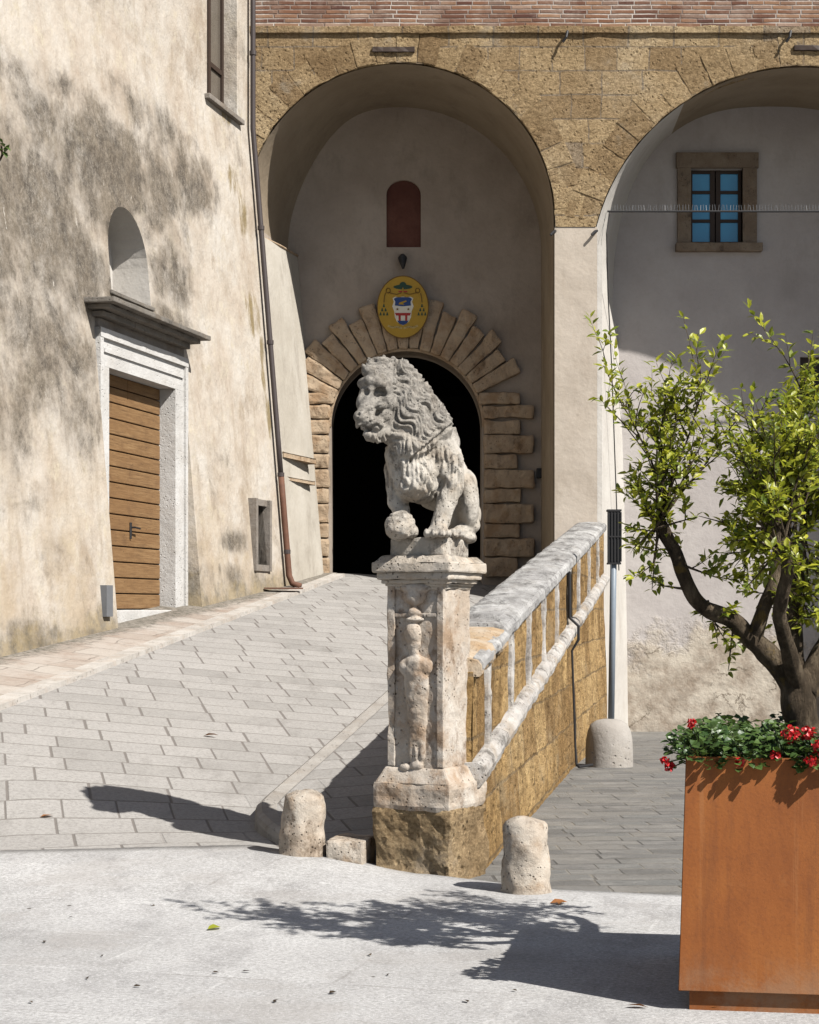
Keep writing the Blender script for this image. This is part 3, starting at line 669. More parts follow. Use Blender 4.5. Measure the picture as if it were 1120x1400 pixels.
# ------------------------------------------------------------------ palace with the two arches
DF, DB = 27.3, 29.8
PR = Vector((0, DF, 0))
PA = empty('palace_facade', PR, 0, 'tufa and brick palace front with two tall round arches over shaded recesses', 'building')
zB = P(0, 38, DF).z; zS = P(0, 310, DF).z
LX, LZ, LR = P(546.4, 297.5, DF).x, P(0, 297.5, DF).z, 212 / F * DF
RX, RZ, RR = P(1097, 381, DF).x, P(0, 381, DF).z, 291 / F * DF
def wp(bm_or, name, mat, sm=False):
    if isinstance(bm_or, bpy.types.Mesh):
        for v in bm_or.vertices: v.co -= PR
        return obj(name, bm_or, mat, PA, smooth_=sm)
    for v in bm_or.verts: v.co -= PR
    return obj(name, bm_or, mat, PA, smooth_=sm)
wp(box_bm(-3.4, 14, DF, DF + 9, zB, 17), 'brick_wall', M_BRICK)
wp(rough(box_bm(-3.4, 14, DF - .05, DF + .2, zB - .09, zB + .015), .09, .012, .02, 4), 'string_course', M_TUFA)
def ragged(cx, cz, r, a0, a1, n, y0, y1, base_z):
    pl = []
    for i in range(n + 1):
        a = a0 + (a1 - a0) * i / n; rr = r + .012 * noise.noise(Vector((a * 9, r, 0))) + .02 * max(0, noise.noise(Vector((a * 22, 3, r))))
        pl.append((cx + rr * math.cos(a), y0, cz + rr * math.sin(a)))
    pl = [(pl[0][0], y0, base_z)] + pl + [(pl[-1][0], y0, base_z)]
    return prism(pl, (0, y1 - y0, 0))
aL = ragged(LX, LZ, LR, 0, math.pi, 120, DF - 1, DF + 2, zS - 2); aR = ragged(RX, RZ, RR, 0, math.pi, 150, DF - 1, DF + 2, zS - 3)
wp(cut(box_bm(-3.4, 14, DF, DF + .4, zS, zB - .04), [aL, aR]), 'tufa_wall', M_TUFA)
# rings of voussoirs, each a stone of its own
def voussoirs(cx, cz, r, th, a0, a1, n):
    a = a0
    st = (a1 - a0) / n
    for i in range(n):
        g = .0030; b0, b1 = a0 + st * i + g, a0 + st * (i + 1) - g; t = th * random.uniform(.88, 1.12); ri = r - .004 + random.uniform(0, .02)
        pl = [(cx + q * math.cos(e), DF - random.uniform(.004, .016), cz + q * math.sin(e)) for q, e in ((ri, b0), (ri + t, b0), (ri + t, (b0 + b1) / 2), (ri + t, b1), (ri, b1), (ri, (b0 + b1) / 2))]
        y = pl[0][1]; pl = [(p[0], y, p[2]) for p in pl]
        bm = prism(pl, (0, .2, 0)); rough(bm, .06, .008, .012, 6, .02, i * 3.1 + r); wp(bm, 'voussoir', M_VOUS)
voussoirs(LX, LZ, LR, .42, R(3), R(172), 23)
voussoirs(RX, RZ, RR, .46, math.asin((zS + .02 - RZ) / RR), R(166), 24) if False else voussoirs(RX, RZ, RR, .46, R(14), math.pi - math.asin((zS + .03 - RZ) / RR), 24)
# pier, linings
wp(box_bm(LX + LR, RX - math.sqrt(RR ** 2 - (zS - RZ) ** 2) + .02, DF + .012, DF + 2.4, -1.5, zS), 'pier', M_PIER)
wp(box_bm(RX + RR, 14, DF + .01, DF + 2.4, -1.5, zS), 'outer_pier', M_PIER)
def loft(name, A, B, mat, n=6):
    V, Fc = [], []
    for a, b in zip(A, B):
        for k_ in range(n + 1): V.append(Vector(a).lerp(Vector(b), k_ / n) - PR)
    for i in range(len(A) - 1):
        for k_ in range(n): q = i * (n + 1) + k_; Fc.append((q, q + 1, q + n + 2, q + n + 1))
    return obj(name, (V, Fc), mat, PA, smooth_=True)
y0 = DF + .035
angs = [math.pi * i / 48 for i in range(49)]
fr = [(LX + (LR - .012) * math.cos(a), y0, LZ + (LR - .012) * math.sin(a)) for a in angs]
bk = []
for a in angs:
    xx = LX + LR * math.cos(a); sh = .50 * smooth(.1, 1., -math.cos(a)); bk.append((xx + sh - .02, DB, LZ + (LR + .02) * math.sin(a)))
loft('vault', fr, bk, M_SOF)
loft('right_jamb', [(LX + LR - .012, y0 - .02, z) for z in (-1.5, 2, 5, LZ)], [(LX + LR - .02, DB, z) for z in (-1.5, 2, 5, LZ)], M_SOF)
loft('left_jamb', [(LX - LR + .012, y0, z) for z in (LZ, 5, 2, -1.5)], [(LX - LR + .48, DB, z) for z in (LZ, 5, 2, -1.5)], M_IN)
fr, bk = [], []
ae, be = RX - P(838, 300, DB).x, RR + .08
for a in angs:
    c_, s_ = math.cos(a), math.sin(a); e = 2 / 2.5
    fr.append((RX + (RR - .012) * c_, y0, RZ + (RR - .012) * s_))
    bk.append((RX + ae * math.copysign(abs(c_) ** e, c_) * (1 if c_ < 0 else 1.1), DB, RZ + be * abs(s_) ** e))
i0 = 33
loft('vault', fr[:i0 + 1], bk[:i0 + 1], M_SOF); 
flF = fr[i0:] + [(P(p, 0, DF).x, y0 - .02, P(0, q, DF).z) for p, q in ((813, 450), (818, 600), (821, 700), (823, 850), (823, 1010))] + [(P(823, 0, DF).x, y0 - .02, -1.5)]
flB = bk[i0:] + [(P(p, 0, DB).x, DB, P(0, q, DB).z) for p, q in ((846, 480), (851, 600), (854, 700), (857, 850), (859, 1000))] + [(P(860, 0, DB).x, DB, -1.5)]
loft('splayed_flank', flF, flB, M_FLANK, 8)
wp(box_bm(RX - 3.06, P(823.5, 0, DF).x, DF + .014, DF + .06, -1.5, RZ + .5), 'pier_edge', M_FLANK)
loft('outer_jamb', [(RX + RR, y0, z) for z in (RZ, 3, -1.5)], [(RX + ae * 1.1, DB, z) for z in (RZ, 3, -1.5)], M_IN)
# back walls
GX, GZ, GR = P(556, 0, DB).x, P(0, 583.5, DB).z, 103 / F * DB; gz0 = 2.10
gp = [(GX + GR, DB - 1, -1.6), (GX + GR, DB - 1, GZ)] + [(GX + GR * math.cos(a), DB - 1, GZ + GR * math.sin(a)) for a in angs[1:-1]] + [(GX - GR, DB - 1, GZ), (GX - GR, DB - 1, -1.6)]
pnL, pnR, pnB, pnT = P(528.5, 0, DB).x, P(575.5, 0, DB).x, P(0, 338, DB).z, P(0, 246, DB).z; pr_ = (pnR - pnL) / 2
def arch_pl(L, Rr, B, T, rise, y, n=14):
    r_ = (Rr - L) / 2; return [(Rr, y, B), (Rr, y, T - rise)] + [(L + r_ + r_ * math.cos(math.pi * i / n), y, T - rise + rise * math.sin(math.pi * i / n)) for i in range(1, n)] + [(L, y, T - rise), (L, y, B)]
me = cut(box_bm(-3.4, LX + LR + .1, DB, DB + .7, -1.5, zB), [prism(gp, (0, 3, 0)), prism(arch_pl(pnL, pnR, pnB, pnT, .24, DB - .5), (0, .58, 0))])
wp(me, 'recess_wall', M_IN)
wp(prism(arch_pl(pnL - .004, pnR + .004, pnB - .004, pnT + .004, .24, DB + .06), (0, .05, 0)), 'fresco_panel', M_PANEL)
wx0, wx1, wz0, wz1 = P(944, 0, DB).x, P(1015, 0, DB).x, P(0, 333, DB).z, P(0, 231, DB).z
dx0, dx1, dz0, dz1 = P(1094, 0, DB).x, P(1166, 0, DB).x, P(0, 556, DB).z, P(0, 488, DB).z
wp(cut(box_bm(LX + LR + .1, 14, DB, DB + .7, -1.5, zB), [box_bm(wx0, wx1, DB - 1, DB + .3, wz0, wz1), box_bm(dx0, dx1, DB - 1, DB + .4, dz0, dz1)]), 'recess_wall', M_INR)
# dark passage behind the gate
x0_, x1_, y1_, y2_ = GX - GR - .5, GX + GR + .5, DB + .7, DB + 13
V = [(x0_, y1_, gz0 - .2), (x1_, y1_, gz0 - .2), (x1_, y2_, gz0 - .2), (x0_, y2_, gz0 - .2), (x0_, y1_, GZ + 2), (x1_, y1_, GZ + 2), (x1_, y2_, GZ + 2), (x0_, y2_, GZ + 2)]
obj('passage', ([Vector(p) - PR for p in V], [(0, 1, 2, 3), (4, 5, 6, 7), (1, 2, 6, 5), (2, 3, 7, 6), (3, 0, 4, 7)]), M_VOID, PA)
# the rusticated portal
pt = obj('portal', (lambda pl: prism(pl, (0, .5, 0)))([(p[0] - PR.x, DB - .05 - PR.y, p[2]) for p in [(GX + (GR + .045) * math.cos(a), 0, GZ + (GR + .045) * math.sin(a)) for a in angs] + [(GX + GR * math.cos(a), 0, GZ + GR * math.sin(a)) for a in reversed(angs)]]), M_PORT, PA)
def port_stone(pl, i, pr=.13):
    bm = prism([(p[0], DB - pr, p[1]) for p in pl], (0, pr + .12, 0)); rough(bm, .055, .040, .022, 5, .05, i * 2.3)
    for v in bm.verts: v.co -= PR
    return obj('portal_block', bm, M_PORT, pt)
N = 17; s0, s1 = R(25), R(160)
for i in range(N):
    st = (s1 - s0) / N; g = .0025; a0, a1 = s0 + st * i + g, s0 + st * (i + 1) - g
    ro = (.5 * (180 + 158) + (7 if (i % 2 == 0) else -6)) / F * DB * random.uniform(.98, 1.02); ri = GR + .03
    port_stone([(GX + ri * math.cos(a0), GZ + ri * math.sin(a0)), (GX + ro * math.cos(a0), GZ + ro * math.sin(a0)), (GX + ro * math.cos(a1), GZ + ro * math.sin(a1)), (GX + ri * math.cos(a1), GZ + ri * math.sin(a1))], i)
ys = [537, 554, 574, 595, 621, 642, 668, 689, 716, 736, 762, 790]
for sd in (1, -1):
    for i in range(len(ys) - 1):
        yt, yb = ys[i], ys[i + 1]; za, zb_ = P(0, yt, DB).z - .006, P(0, yb, DB).z + .006; out = (729 if i % 2 else 710) + random.uniform(-3, 3)
        zi = (za + zb_) / 2; xi = GX + sd * ((GR + .03) if zi < GZ else math.sqrt(max(.2, (GR + .03) ** 2 - (zi - GZ) ** 2)))
        xo = GX + sd * (out - 556) / F * DB
        port_stone([(xi, zb_), (xo, zb_), (xo, za), (xi, za)], 40 + i * sd)
# window of the right recess
wf = wp(join(box_bm(P(926, 0, DB).x, wx0, DB - .07, DB + .1, wz0 - .002, wz1), box_bm(wx1, P(1034, 0, DB).x, DB - .07, DB + .1, wz0 - .002, wz1), box_bm(P(924, 0, DB).x, P(1036, 0, DB).x, DB - .09, DB + .1, wz1 + .002, P(0, 210, DB).z)), 'window', M_WINST)
ob = rough(box_bm(P(923, 0, DB).x, P(1041, 0, DB).x, DB - .14, DB + .12, P(0, 345, DB).z, wz0 - .006), .1, .012, .008)
for v in ob.verts: v.co -= PR
obj('sill', ob, M_WINST, wf)
fb = []; mw = (wx0 + wx1) / 2
for a, b in ((wx0, wx0 + .05), (mw - .085, mw - .01), (mw + .01, mw + .085), (wx1 - .05, wx1)): fb.append(box_bm(a - 0, b, DB + .10, DB + .16, wz0, wz1))
hh = wz1 - wz0
for q in (.0, .30, .685, .955): fb.append(box_bm(wx0 + .05, mw - .085, DB + .105, DB + .155, wz0 + hh * q, wz0 + hh * q + .05)); fb.append(box_bm(mw + .085, wx1 - .05, DB + .105, DB + .155, wz0 + hh * q, wz0 + hh * q + .05))
fb = join(*fb)
for v in fb.verts: v.co -= PR
obj('window_frame', fb, M_DARKWOOD, wf)
for a, b in ((wx0 + .03, mw - .03), (mw + .03, wx1 - .03)): obj('pane', ([Vector(p) - PR for p in ((a, DB + .13, wz0), (b, DB + .13, wz0), (b, DB + .13, wz1), (a, DB + .13, wz1))], [(0, 1, 2, 3)]), M_GLASS, wf)
w2 = wp(join(box_bm(dx0, dx0 + .09, DB + .1, DB + .2, dz0, dz1), box_bm(dx1 - .09, dx1, DB + .1, DB + .2, dz0, dz1), box_bm(dx0 + .09, dx1 - .09, DB + .1, DB + .2, dz1 - .09, dz1), box_bm(dx0 + .09, dx1 - .09, DB + .1, DB + .2, dz0, dz0 + .09), box_bm((dx0 + dx1) / 2 - .04, (dx0 + dx1) / 2 + .04, DB + .1, DB + .2, dz0 + .09, dz1 - .09)), 'dark_window', M_DARKWOOD)
obj('pane', ([Vector(p) - PR for p in ((dx0, DB + .16, dz0), (dx1, DB + .16, dz0), (dx1, DB + .16, dz1), (dx0, DB + .16, dz1))], [(0, 1, 2, 3)]), M_VOID, w2)
for a, b, c in ((509, 567, 68), (1085, 1150, 66)):
    wp(rough(box_bm(P(a, 0, DF).x, P(b, 0, DF).x, DF - .05, DF + .1, P(0, c + 4, DF).z, P(0, c - 3, DF).z), .08, .006, .012, 9), 'wooden_lintel', M_DARKWOOD)
for a in (775, 1079):
    p = P(a, 50, DF); V, Fc = [], []
    addto(V, Fc, tube([p + Vector((.02, .1, .05)), p + Vector((0, -.12, .04)), p + Vector((-.02, -.14, -.05)), p + Vector((-.07, -.12, -.12))], .02, 8))
    obj('iron_hook', ([q - PR for q in V], Fc), M_IRON, PA)
for a, b in ((757, 318), (813, 318)):
    p = P(a, b, DF); V, Fc = [], []; addto(V, Fc, tube([p + Vector((.04, .06, .04)), p + Vector((0, -.06, 0)), p + Vector((-.05, -.07, -.05))], .022, 8)); obj('iron_peg', ([q - PR for q in V], Fc), M_IRON, PA)

# left buttress of the recess, with the little stone opening
A0, B0, C0 = P(393, 0, DF), P(445, 0, 29.35), P(449, 0, DB + .02); A1, B1, C1 = P(354, 320, DF + .05), P(383, 337, 28.5), P(407, 350, DB + .02)
def ex(a, t, k_=1.0): return Vector((t.x + (a.x - t.x) * k_, t.y + (a.y - t.y) * k_, 1.6))
pts_b = [Vector((A0.x, A0.y, 1.5)), Vector((B0.x, B0.y, 1.5)), Vector((C0.x, C0.y, 1.5)), Vector((-3.2, DB + .02, 1.5)), Vector((-3.2, DF + .05, 1.5))]
pts_t = [A1, B1, C1, Vector((-3.2, DB + .02, 7.9)), Vector((-3.2, DF + .05, 7.7))]
bm = bmesh.new(); vb = [bm.verts.new(p) for p in pts_b]; vt = [bm.verts.new(p) for p in pts_t]
bm.faces.new(vb[::-1]); bm.faces.new(vt)
for i in range(5): bm.faces.new((vb[i], vb[(i + 1) % 5], vt[(i + 1) % 5], vt[i]))
bmesh.ops.triangulate(bm, faces=[f for f in bm.faces if len(f.verts) > 4]); fixn(bm)
q0, q1 = P(384, 640, 27.75), P(427, 640, 29.0); ax = (q1 - q0); ax.z = 0; L_ = ax.length; ax.normalize(); nn = Vector((ax.y, -ax.x, 0))
def obox(a0, a1, n0, n1, z0, z1):
    b = box_bm(a0, a1, n0, n1, z0, z1)
    for v in b.verts: v.co = Vector((q0.x, q0.y, 0)) + ax * v.co.x + nn * v.co.y + Vector((0, 0, v.co.z))
    return b
zq0, zq1 = P(0, 656, 28.3).z, P(0, 622, 28.3).z
me = cut(bm, [obox(.05, L_ - .12, -.35, .5, zq0 + .02, zq1 - .08)])
wp(me, 'buttress', M_BUT)
wp(rough(obox(-.02, L_ + .02, -.3, .05, zq1 - .08, zq1 - .005), .1, .01, .008), 'opening_lintel', M_PORT)
wp(rough(obox(-.02, L_ + .02, -.3, .035, zq0 - .03, zq0 + .02), .1, .01, .006), 'opening_sill', M_PORT)
e_ = (B1 - A1).normalized(); V, Fc = [], []
addto(V, Fc, tube([A1 + Vector((-.05, 0, .0)), B1 + Vector((0, 0, .01)), C1], .022, 6)); obj('buttress_edge', ([q - PR for q in V], Fc), M_PORT, PA)

# oval coat of arms: flat painted board hung over the gate
CO = P(551, 420, DB - .22); CA = empty('coat_of_arms', CO, 0, 'oval yellow board with a bishop coat of arms above the gate', 'coat of arms'); CA.rotation_euler = (R(5), 0, 0)
S = (DB - .22) / F
def cpoly(name, pl, mat, lay, th=.004):
    return obj(name, prism([(p[0] * S, -.03 - lay * .004, -p[1] * S) for p in pl], (0, th, 0)), mat, CA)
def ell(cx, cy, a, b, n=28, a0=0, a1=2 * math.pi): return [(cx + a * math.cos(a0 + (a1 - a0) * i / n), cy + b * math.sin(a0 + (a1 - a0) * i / n)) for i in range(n if a1 - a0 > 6 else n + 1)]
c_y = flat_mat('yellow_enamel', (.44, .265, .02), .45); c_g = flat_mat('dark_green_enamel', (.012, .05, .025), .4); c_w = flat_mat('white_enamel', (.72, .68, .58), .4); c_r = flat_mat('red_enamel', (.38, .02, .018), .4); c_b = flat_mat('blue_enamel', (.012, .05, .20), .4); c_k = flat_mat('brown_line_enamel', (.16, .08, .01), .5)
obj('rim', prism([(p[0] * S, -.032, -p[1] * S) for p in ell(0, 0, 35.6, 42.6, 48)], (0, .03, 0)), c_k, CA)
obj('board', prism([(p[0] * S, -.038, -p[1] * S) for p in ell(0, 0, 34.3, 41.2, 48)], (0, .02, 0)), c_y, CA)
cpoly('hat', ell(0, -27, 13, 3.2, 24), c_g, 3); cpoly('hat_crown', ell(0, -27.5, 5.2, 6.5, 16, math.pi, 2 * math.pi), c_g, 3.6)
cpoly('cross', [(-.7, -26), (.7, -26), (.7, -14), (-.7, -14)], c_y, 4.6); cpoly('cross_arm', [(-6, -21.6), (6, -21.6), (6, -20), (-6, -20)], c_r, 4.2)
shield = [(-14, -12), (-10, -14), (-5, -12.5), (0, -14.5), (5, -12.5), (10, -14), (14, -12), (12.4, -7), (14.6, -1), (11.8, 6), (11, 14), (8, 20), (0, 25), (-8, 20), (-11, 14), (-11.8, 6), (-14.6, -1), (-12.4, -7)]
cpoly('shield', shield, c_w, 3)
cpoly('chief', [(-12.5, -11), (-9, -13), (0, -13.3), (9, -13), (12.5, -11), (10.4, -7), (11, -2), (0, -.8), (-11, -2), (-10.4, -7)], c_b, 3.7)
cpoly('chief_mark', [(-6, -3.5), (-5, -6), (4, -9), (5.5, -7.6), (0, -5), (2, -2.8), (-2, -3.4)], c_y, 4.4)
for sx in (-1, 1):
    cpoly('star', [(sx * 7.5 + r_ * math.cos(a), 3 + r_ * math.sin(a)) for r_, a in [((2.2 if i % 2 == 0 else .9), math.pi / 5 * i - math.pi / 2) for i in range(10)]], c_k, 3.8)
    cpoly('tower_leg', [(sx * 3, 11), (sx * 6.2, 11), (sx * 5.8, 19), (sx * 3, 19)], c_r, 3.9)
cpoly('red_band', [(-11, 8), (11, 8), (9.4, 11.6), (-9.4, 11.6)], c_r, 3.8)
cpoly('shield_base', [(-8, 18.5), (8, 18.5), (5, 22.5), (0, 24.5), (-5, 22.5)], c_b, 4.3)
for sx in (-1, 1):
    V, Fc = [], []
    for pl in ([(2, -19), (9, -17), (16, -18.5), (20, -20)], [(20 + 3 * math.cos(a), -22 + 3.4 * math.sin(a)) for a in [i * .7 for i in range(10)]], [(24, -19), (25.5, -12), (26, -6)]):
        addto(V, Fc, tube([(sx * p[0] * S, -.045, -p[1] * S) for p in pl], .55 * S, 5))
    obj('cord', (V, Fc), c_k, CA)
    for row in range(3):
        for k_ in range(row + 1):
            cx_, cy_ = sx * 26 + (k_ - row / 2) * 4.6, -4 + row * 5.6; cpoly('tassel', [(cx_ - .5, cy_), (cx_ + .5, cy_), (cx_ + 1.6, cy_ + 4.2), (cx_ - 1.6, cy_ + 4.2)], c_g, 3)
    cpoly('ribbon', [(sx * 1, 27.5), (sx * 8, 25.5), (sx * 14, 26.5), (sx * 20, 24), (sx * 21, 26.4), (sx * 15, 29), (sx * 8, 28), (sx * 1, 30)], c_w if False else flat_mat('ribbon_enamel', (.50, .38, .14), .4), 3)
    V, Fc = [], []
    for q in range(7): addto(V, Fc, tube([(sx * (4 + 2.2 * q) * S, -.047, -(26.4 + .5 * math.sin(q)) * S), (sx * (4.8 + 2.2 * q) * S, -.047, -(27.6 + .5 * math.sin(q)) * S)], .35 * S, 4))
    obj('motto_marks', (V, Fc), c_k, CA)
lp = P(550.5, 359, DB - .06); LA = empty('wall_lamp', lp, 0, 'small black wall spotlight just above the oval coat of arms', 'lamp')
obj('bracket', tube([(0, .06, .06), (0, -.06, .06), (0, -.08, .0)], .018, 8), M_IRON, LA); obj('spot_head', tube([(0, -.02, .1), (0, -.08, .06), (.005, -.1, -.03), (.01, -.1, -.12)], [.045, .075, .05, .02], 12), M_IRON, LA)
bx_ = P(742, 647, DB - .04); o = obj('junction_box', rough(box_bm(-.1, .1, -.06, .04, -.08, .08), .2, .012, 0), M_IRON, None, bx_); tag(o, 'small black box on the recess wall right of the gate', 'electrical box')
# tie rod with bird spikes across the right arch
tr = P(835, 289, DF + .55); TL = 2 * (RX - tr.x); TR = empty('tie_rod', tr, 0, 'thin iron tie rod with bird spikes across the right arch', 'tie rod')
obj('rod', tube([(-.05, 0, 0), (TL, 0, 0)], .016, 8), M_IRON, TR)
V, Fc = [], []
q = 0.02
while q < TL:
    addto(V, Fc, tube([(q, 0, .01), (q + random.uniform(-.015, .015), random.uniform(-.03, .03), .10)], .0035, 4, False)); q += .045
obj('bird_spikes', (V, Fc), M_GREYP, TR)
o = obj('wall_cable', (lambda vf: vf)(tube([P(a, b, d) + Vector((.0, -.03, 0)) for a, b, d in ((833, 291, 27.95), (829, 320, 27.75), (831, 400, 27.95), (836, 500, 28.1), (841, 640, 28.3), (846, 780, 28.5))], .009, 6)), M_IRON)
tag(o, 'thin black cable running down the white flank of the pier', 'cable')

# ------------------------------------------------------------------ pillar and lion
PC = Vector((.129, 11.66, 0)); PANG = R(-27); U = Vector((math.cos(PANG), math.sin(PANG), 0))
PL = empty('stone_pillar', PC, PANG, 'worn travertine gate pillar with carved figure, carrying the stone lion', 'pillar')
def sq(s, z0, z1): return box_bm(-s / 2, s / 2, -s / 2, s / 2, z0, z1)
obj('footing', rough(join(box_bm(-.27, .27, -.265, .3, -.25, .40)), .035, .03, .030, 4, .06, 2.), M_TUFAF, PL)
b1 = box_bm(-.275, .275, -.275, .275, .385, .63)
for v in b1.verts:
    if v.co.z > .6: v.co.x *= .82; v.co.y *= .82
b2 = box_bm(-.275, .275, -.275, .275, .385, .565)
obj('base_block', rough(join(b2), .03, .035, .016, 6, .035, 3.), M_PIL, PL)
bt = box_bm(-.262, .262, -.262, .262, .555, .655)
for v in bt.verts:
    if v.co.z > .6: v.co.x *= .80; v.co.y *= .80
obj('base_moulding', rough(bt, .03, .012, .008, 6, .02, 5.), M_PIL, PL)
obj('shaft', rough(sq(.39, .64, 1.815), .025, .010, .008, 7, .03, 4.), M_PIL, PL)
# raised border of the sunk panel on the front, with the carved herm inside
fz0, fz1 = .66, 1.81
obj('panel_border', rough(join(box_bm(-.197, -.145, -.209, -.17, fz0, fz1), box_bm(.15, .197, -.209, -.17, fz0, fz1), box_bm(-.145, .15, -.2075, -.17, 1.60, 1.625)), .025, .006, .006, 9, .03, 8.), M_PIL, PL)
def fpt(px, py, d=0): return Vector(((px - 569.5) / 75 * .39, -.195 - d, EYE - (py - HY) / F * 11.5))
hb = []
for (x, y, rx, rz, d) in [(567, 866, .060, .075, .055), (568, 880, .046, .05, .04), (569, 847, .066, .018, .045), (569, 837, .05, .03, .035), (569, 815, .09, .06, .03), (570, 804, .115, .035, .03), (568, 893, .034, .05, .032),
                           (558, 912, .055, .06, .040), (582, 911, .055, .06, .040)] + [(570 + .3 * i, 906 + 8 * i, .088 - .0002 * i - .0011 * max(0, i - 5) * 4, .05, .046 - .001 * i) for i in [q_ * .5 for q_ in range(28)]] + [(565, 1020, .022, .11, .03), (572, 1022, .020, .11, .032), (579, 1018, .022, .11, .03), (572, 1046, .05, .035, .03), (556, 1050, .045, .03, .03)]:
    hb.append((fpt(x, y, d * .2), (rx, d, rz)))
def herm_post(p, n): return noise.fractal(p * 22, .9, 2.1, 4) * .005 - max(0, noise.noise(p * 13) - .1) * .010
obj('carved_figure', blob_mesh(hb, .008, herm_post, 3), M_PIL, PL, smooth_=True)
cp = join(*[sq(s, a, b) for s, a, b in ((.40, 1.775, 1.80), (.425, 1.795, 1.815), (.46, 1.812, 1.84), (.50, 1.838, 1.885), (.545, 1.882, 1.945))])
tp = sq(.535, 1.94, 1.99)
for v in tp.verts:
    if v.co.z > 1.96: v.co.x *= .85; v.co.y *= .85
obj('capital', rough(join(cp, tp), .03, .010, .011, 6, .035, 6.), M_CAPS, PL)

LI = empty('stone_lion', PC + Vector((0, 0, 1.975)), 0, 'weathered carved stone lion sitting on top of the pillar, head turned left', 'statue')
pb = sq(.385, -.0, .125)
for v in pb.verts: v.co = Matrix.Rotation(PANG, 3, 'Z') @ v.co
obj('plinth', rough(pb, .025, .02, .010, 6, .03, 9.), M_LION, LI)
K = 214.5
def q(px, py, y=0.): return Vector(((px - 588) / K, y, .12 + (741 - py) / K))
balls = []
def B(px, py, y, r): balls.append((q(px, py, y), r))
def CP(a, ra, b_, rb, n=9): balls.extend(caps(q(*a), ra, q(*b_), rb, n))
# head and face (looks left, towards the viewer)
B(527, 545, -.19, (.115, .125, .15)); B(519, 532, -.22, (.095, .10, .115)); B(524, 575, -.22, (.095, .11, .105)); B(503, 553, -.29, (.05, .055, .075)); B(497, 562, -.32, (.036, .04, .06))
CP((512, 545, -.29), .062, (501, 580, -.36), .056); B(503, 586, -.355, (.070, .075, .052)); B(497, 582, -.385, (.052, .05, .046)); B(498, 592, -.37, (.05, .05, .034)); B(514, 590, -.34, (.06, .07, .05))
CP((511, 605, -.315), .05, (523, 600, -.25), .07); B(507, 605, -.335, (.045, .05, .03))
CP((505, 533, -.31), .036, (523, 537, -.335), .034, 5); CP((498, 535, -.27), .036, (507, 532, -.32), .036, 4); B(506, 516, -.25, .052)
B(534, 562, -.28, (.05, .05, .055)); B(521, 566, -.33, (.04, .045, .03))
# mane
B(541, 514, -.13, (.10, .11, .085)); B(523, 510, -.18, (.075, .09, .055)); B(510, 506, -.2, .042); B(526, 500, -.15, .032)
CP((549, 530, -.10), .13, (580, 578, -.02), .165); CP((580, 578, -.02), .165, (602, 608, .05), .13); B(552, 562, -.17, (.115, .13, .15))
CP((556, 575, -.19), .12, (573, 604, -.17), .125); CP((543, 596, -.2), .10, (560, 618, -.19), .125); B(592, 590, -.08, .13)
# chest, trunk, back
CP((553, 628, -.15), .125, (567, 660, -.13), .15); CP((570, 652, -.12), .15, (577, 667, -.05), .125); CP((590, 620, -.02), .165, (604, 655, .04), .15)
CP((606, 625, .02), .11, (622, 665, .13), .12); CP((622, 665, .13), .12, (632, 705, .18), .13); B(600, 676, .08, (.14, .15, .12)); B(608, 640, -.08, (.10, .11, .14))
# near foreleg, far foreleg
CP((616, 640, -.11), .085, (618, 668, -.10), .078); CP((618, 668, -.10), .074, (604, 712, -.15), .058); CP((604, 712, -.15), .058, (600, 728, -.17), .06); B(598, 732, -.20, (.075, .085, .042))
for i, (tx, ty) in enumerate(((584, -.255), (593, -.28), (603, -.275), (612, -.25))): B(tx, 735, ty, (.024, .05, .03))
CP((543, 648, -.05), .085, (545, 690, -.07), .068); CP((545, 690, -.07), .062, (551, 712, -.13), .05); B(556, 735, -.08, (.05, .07, .035))
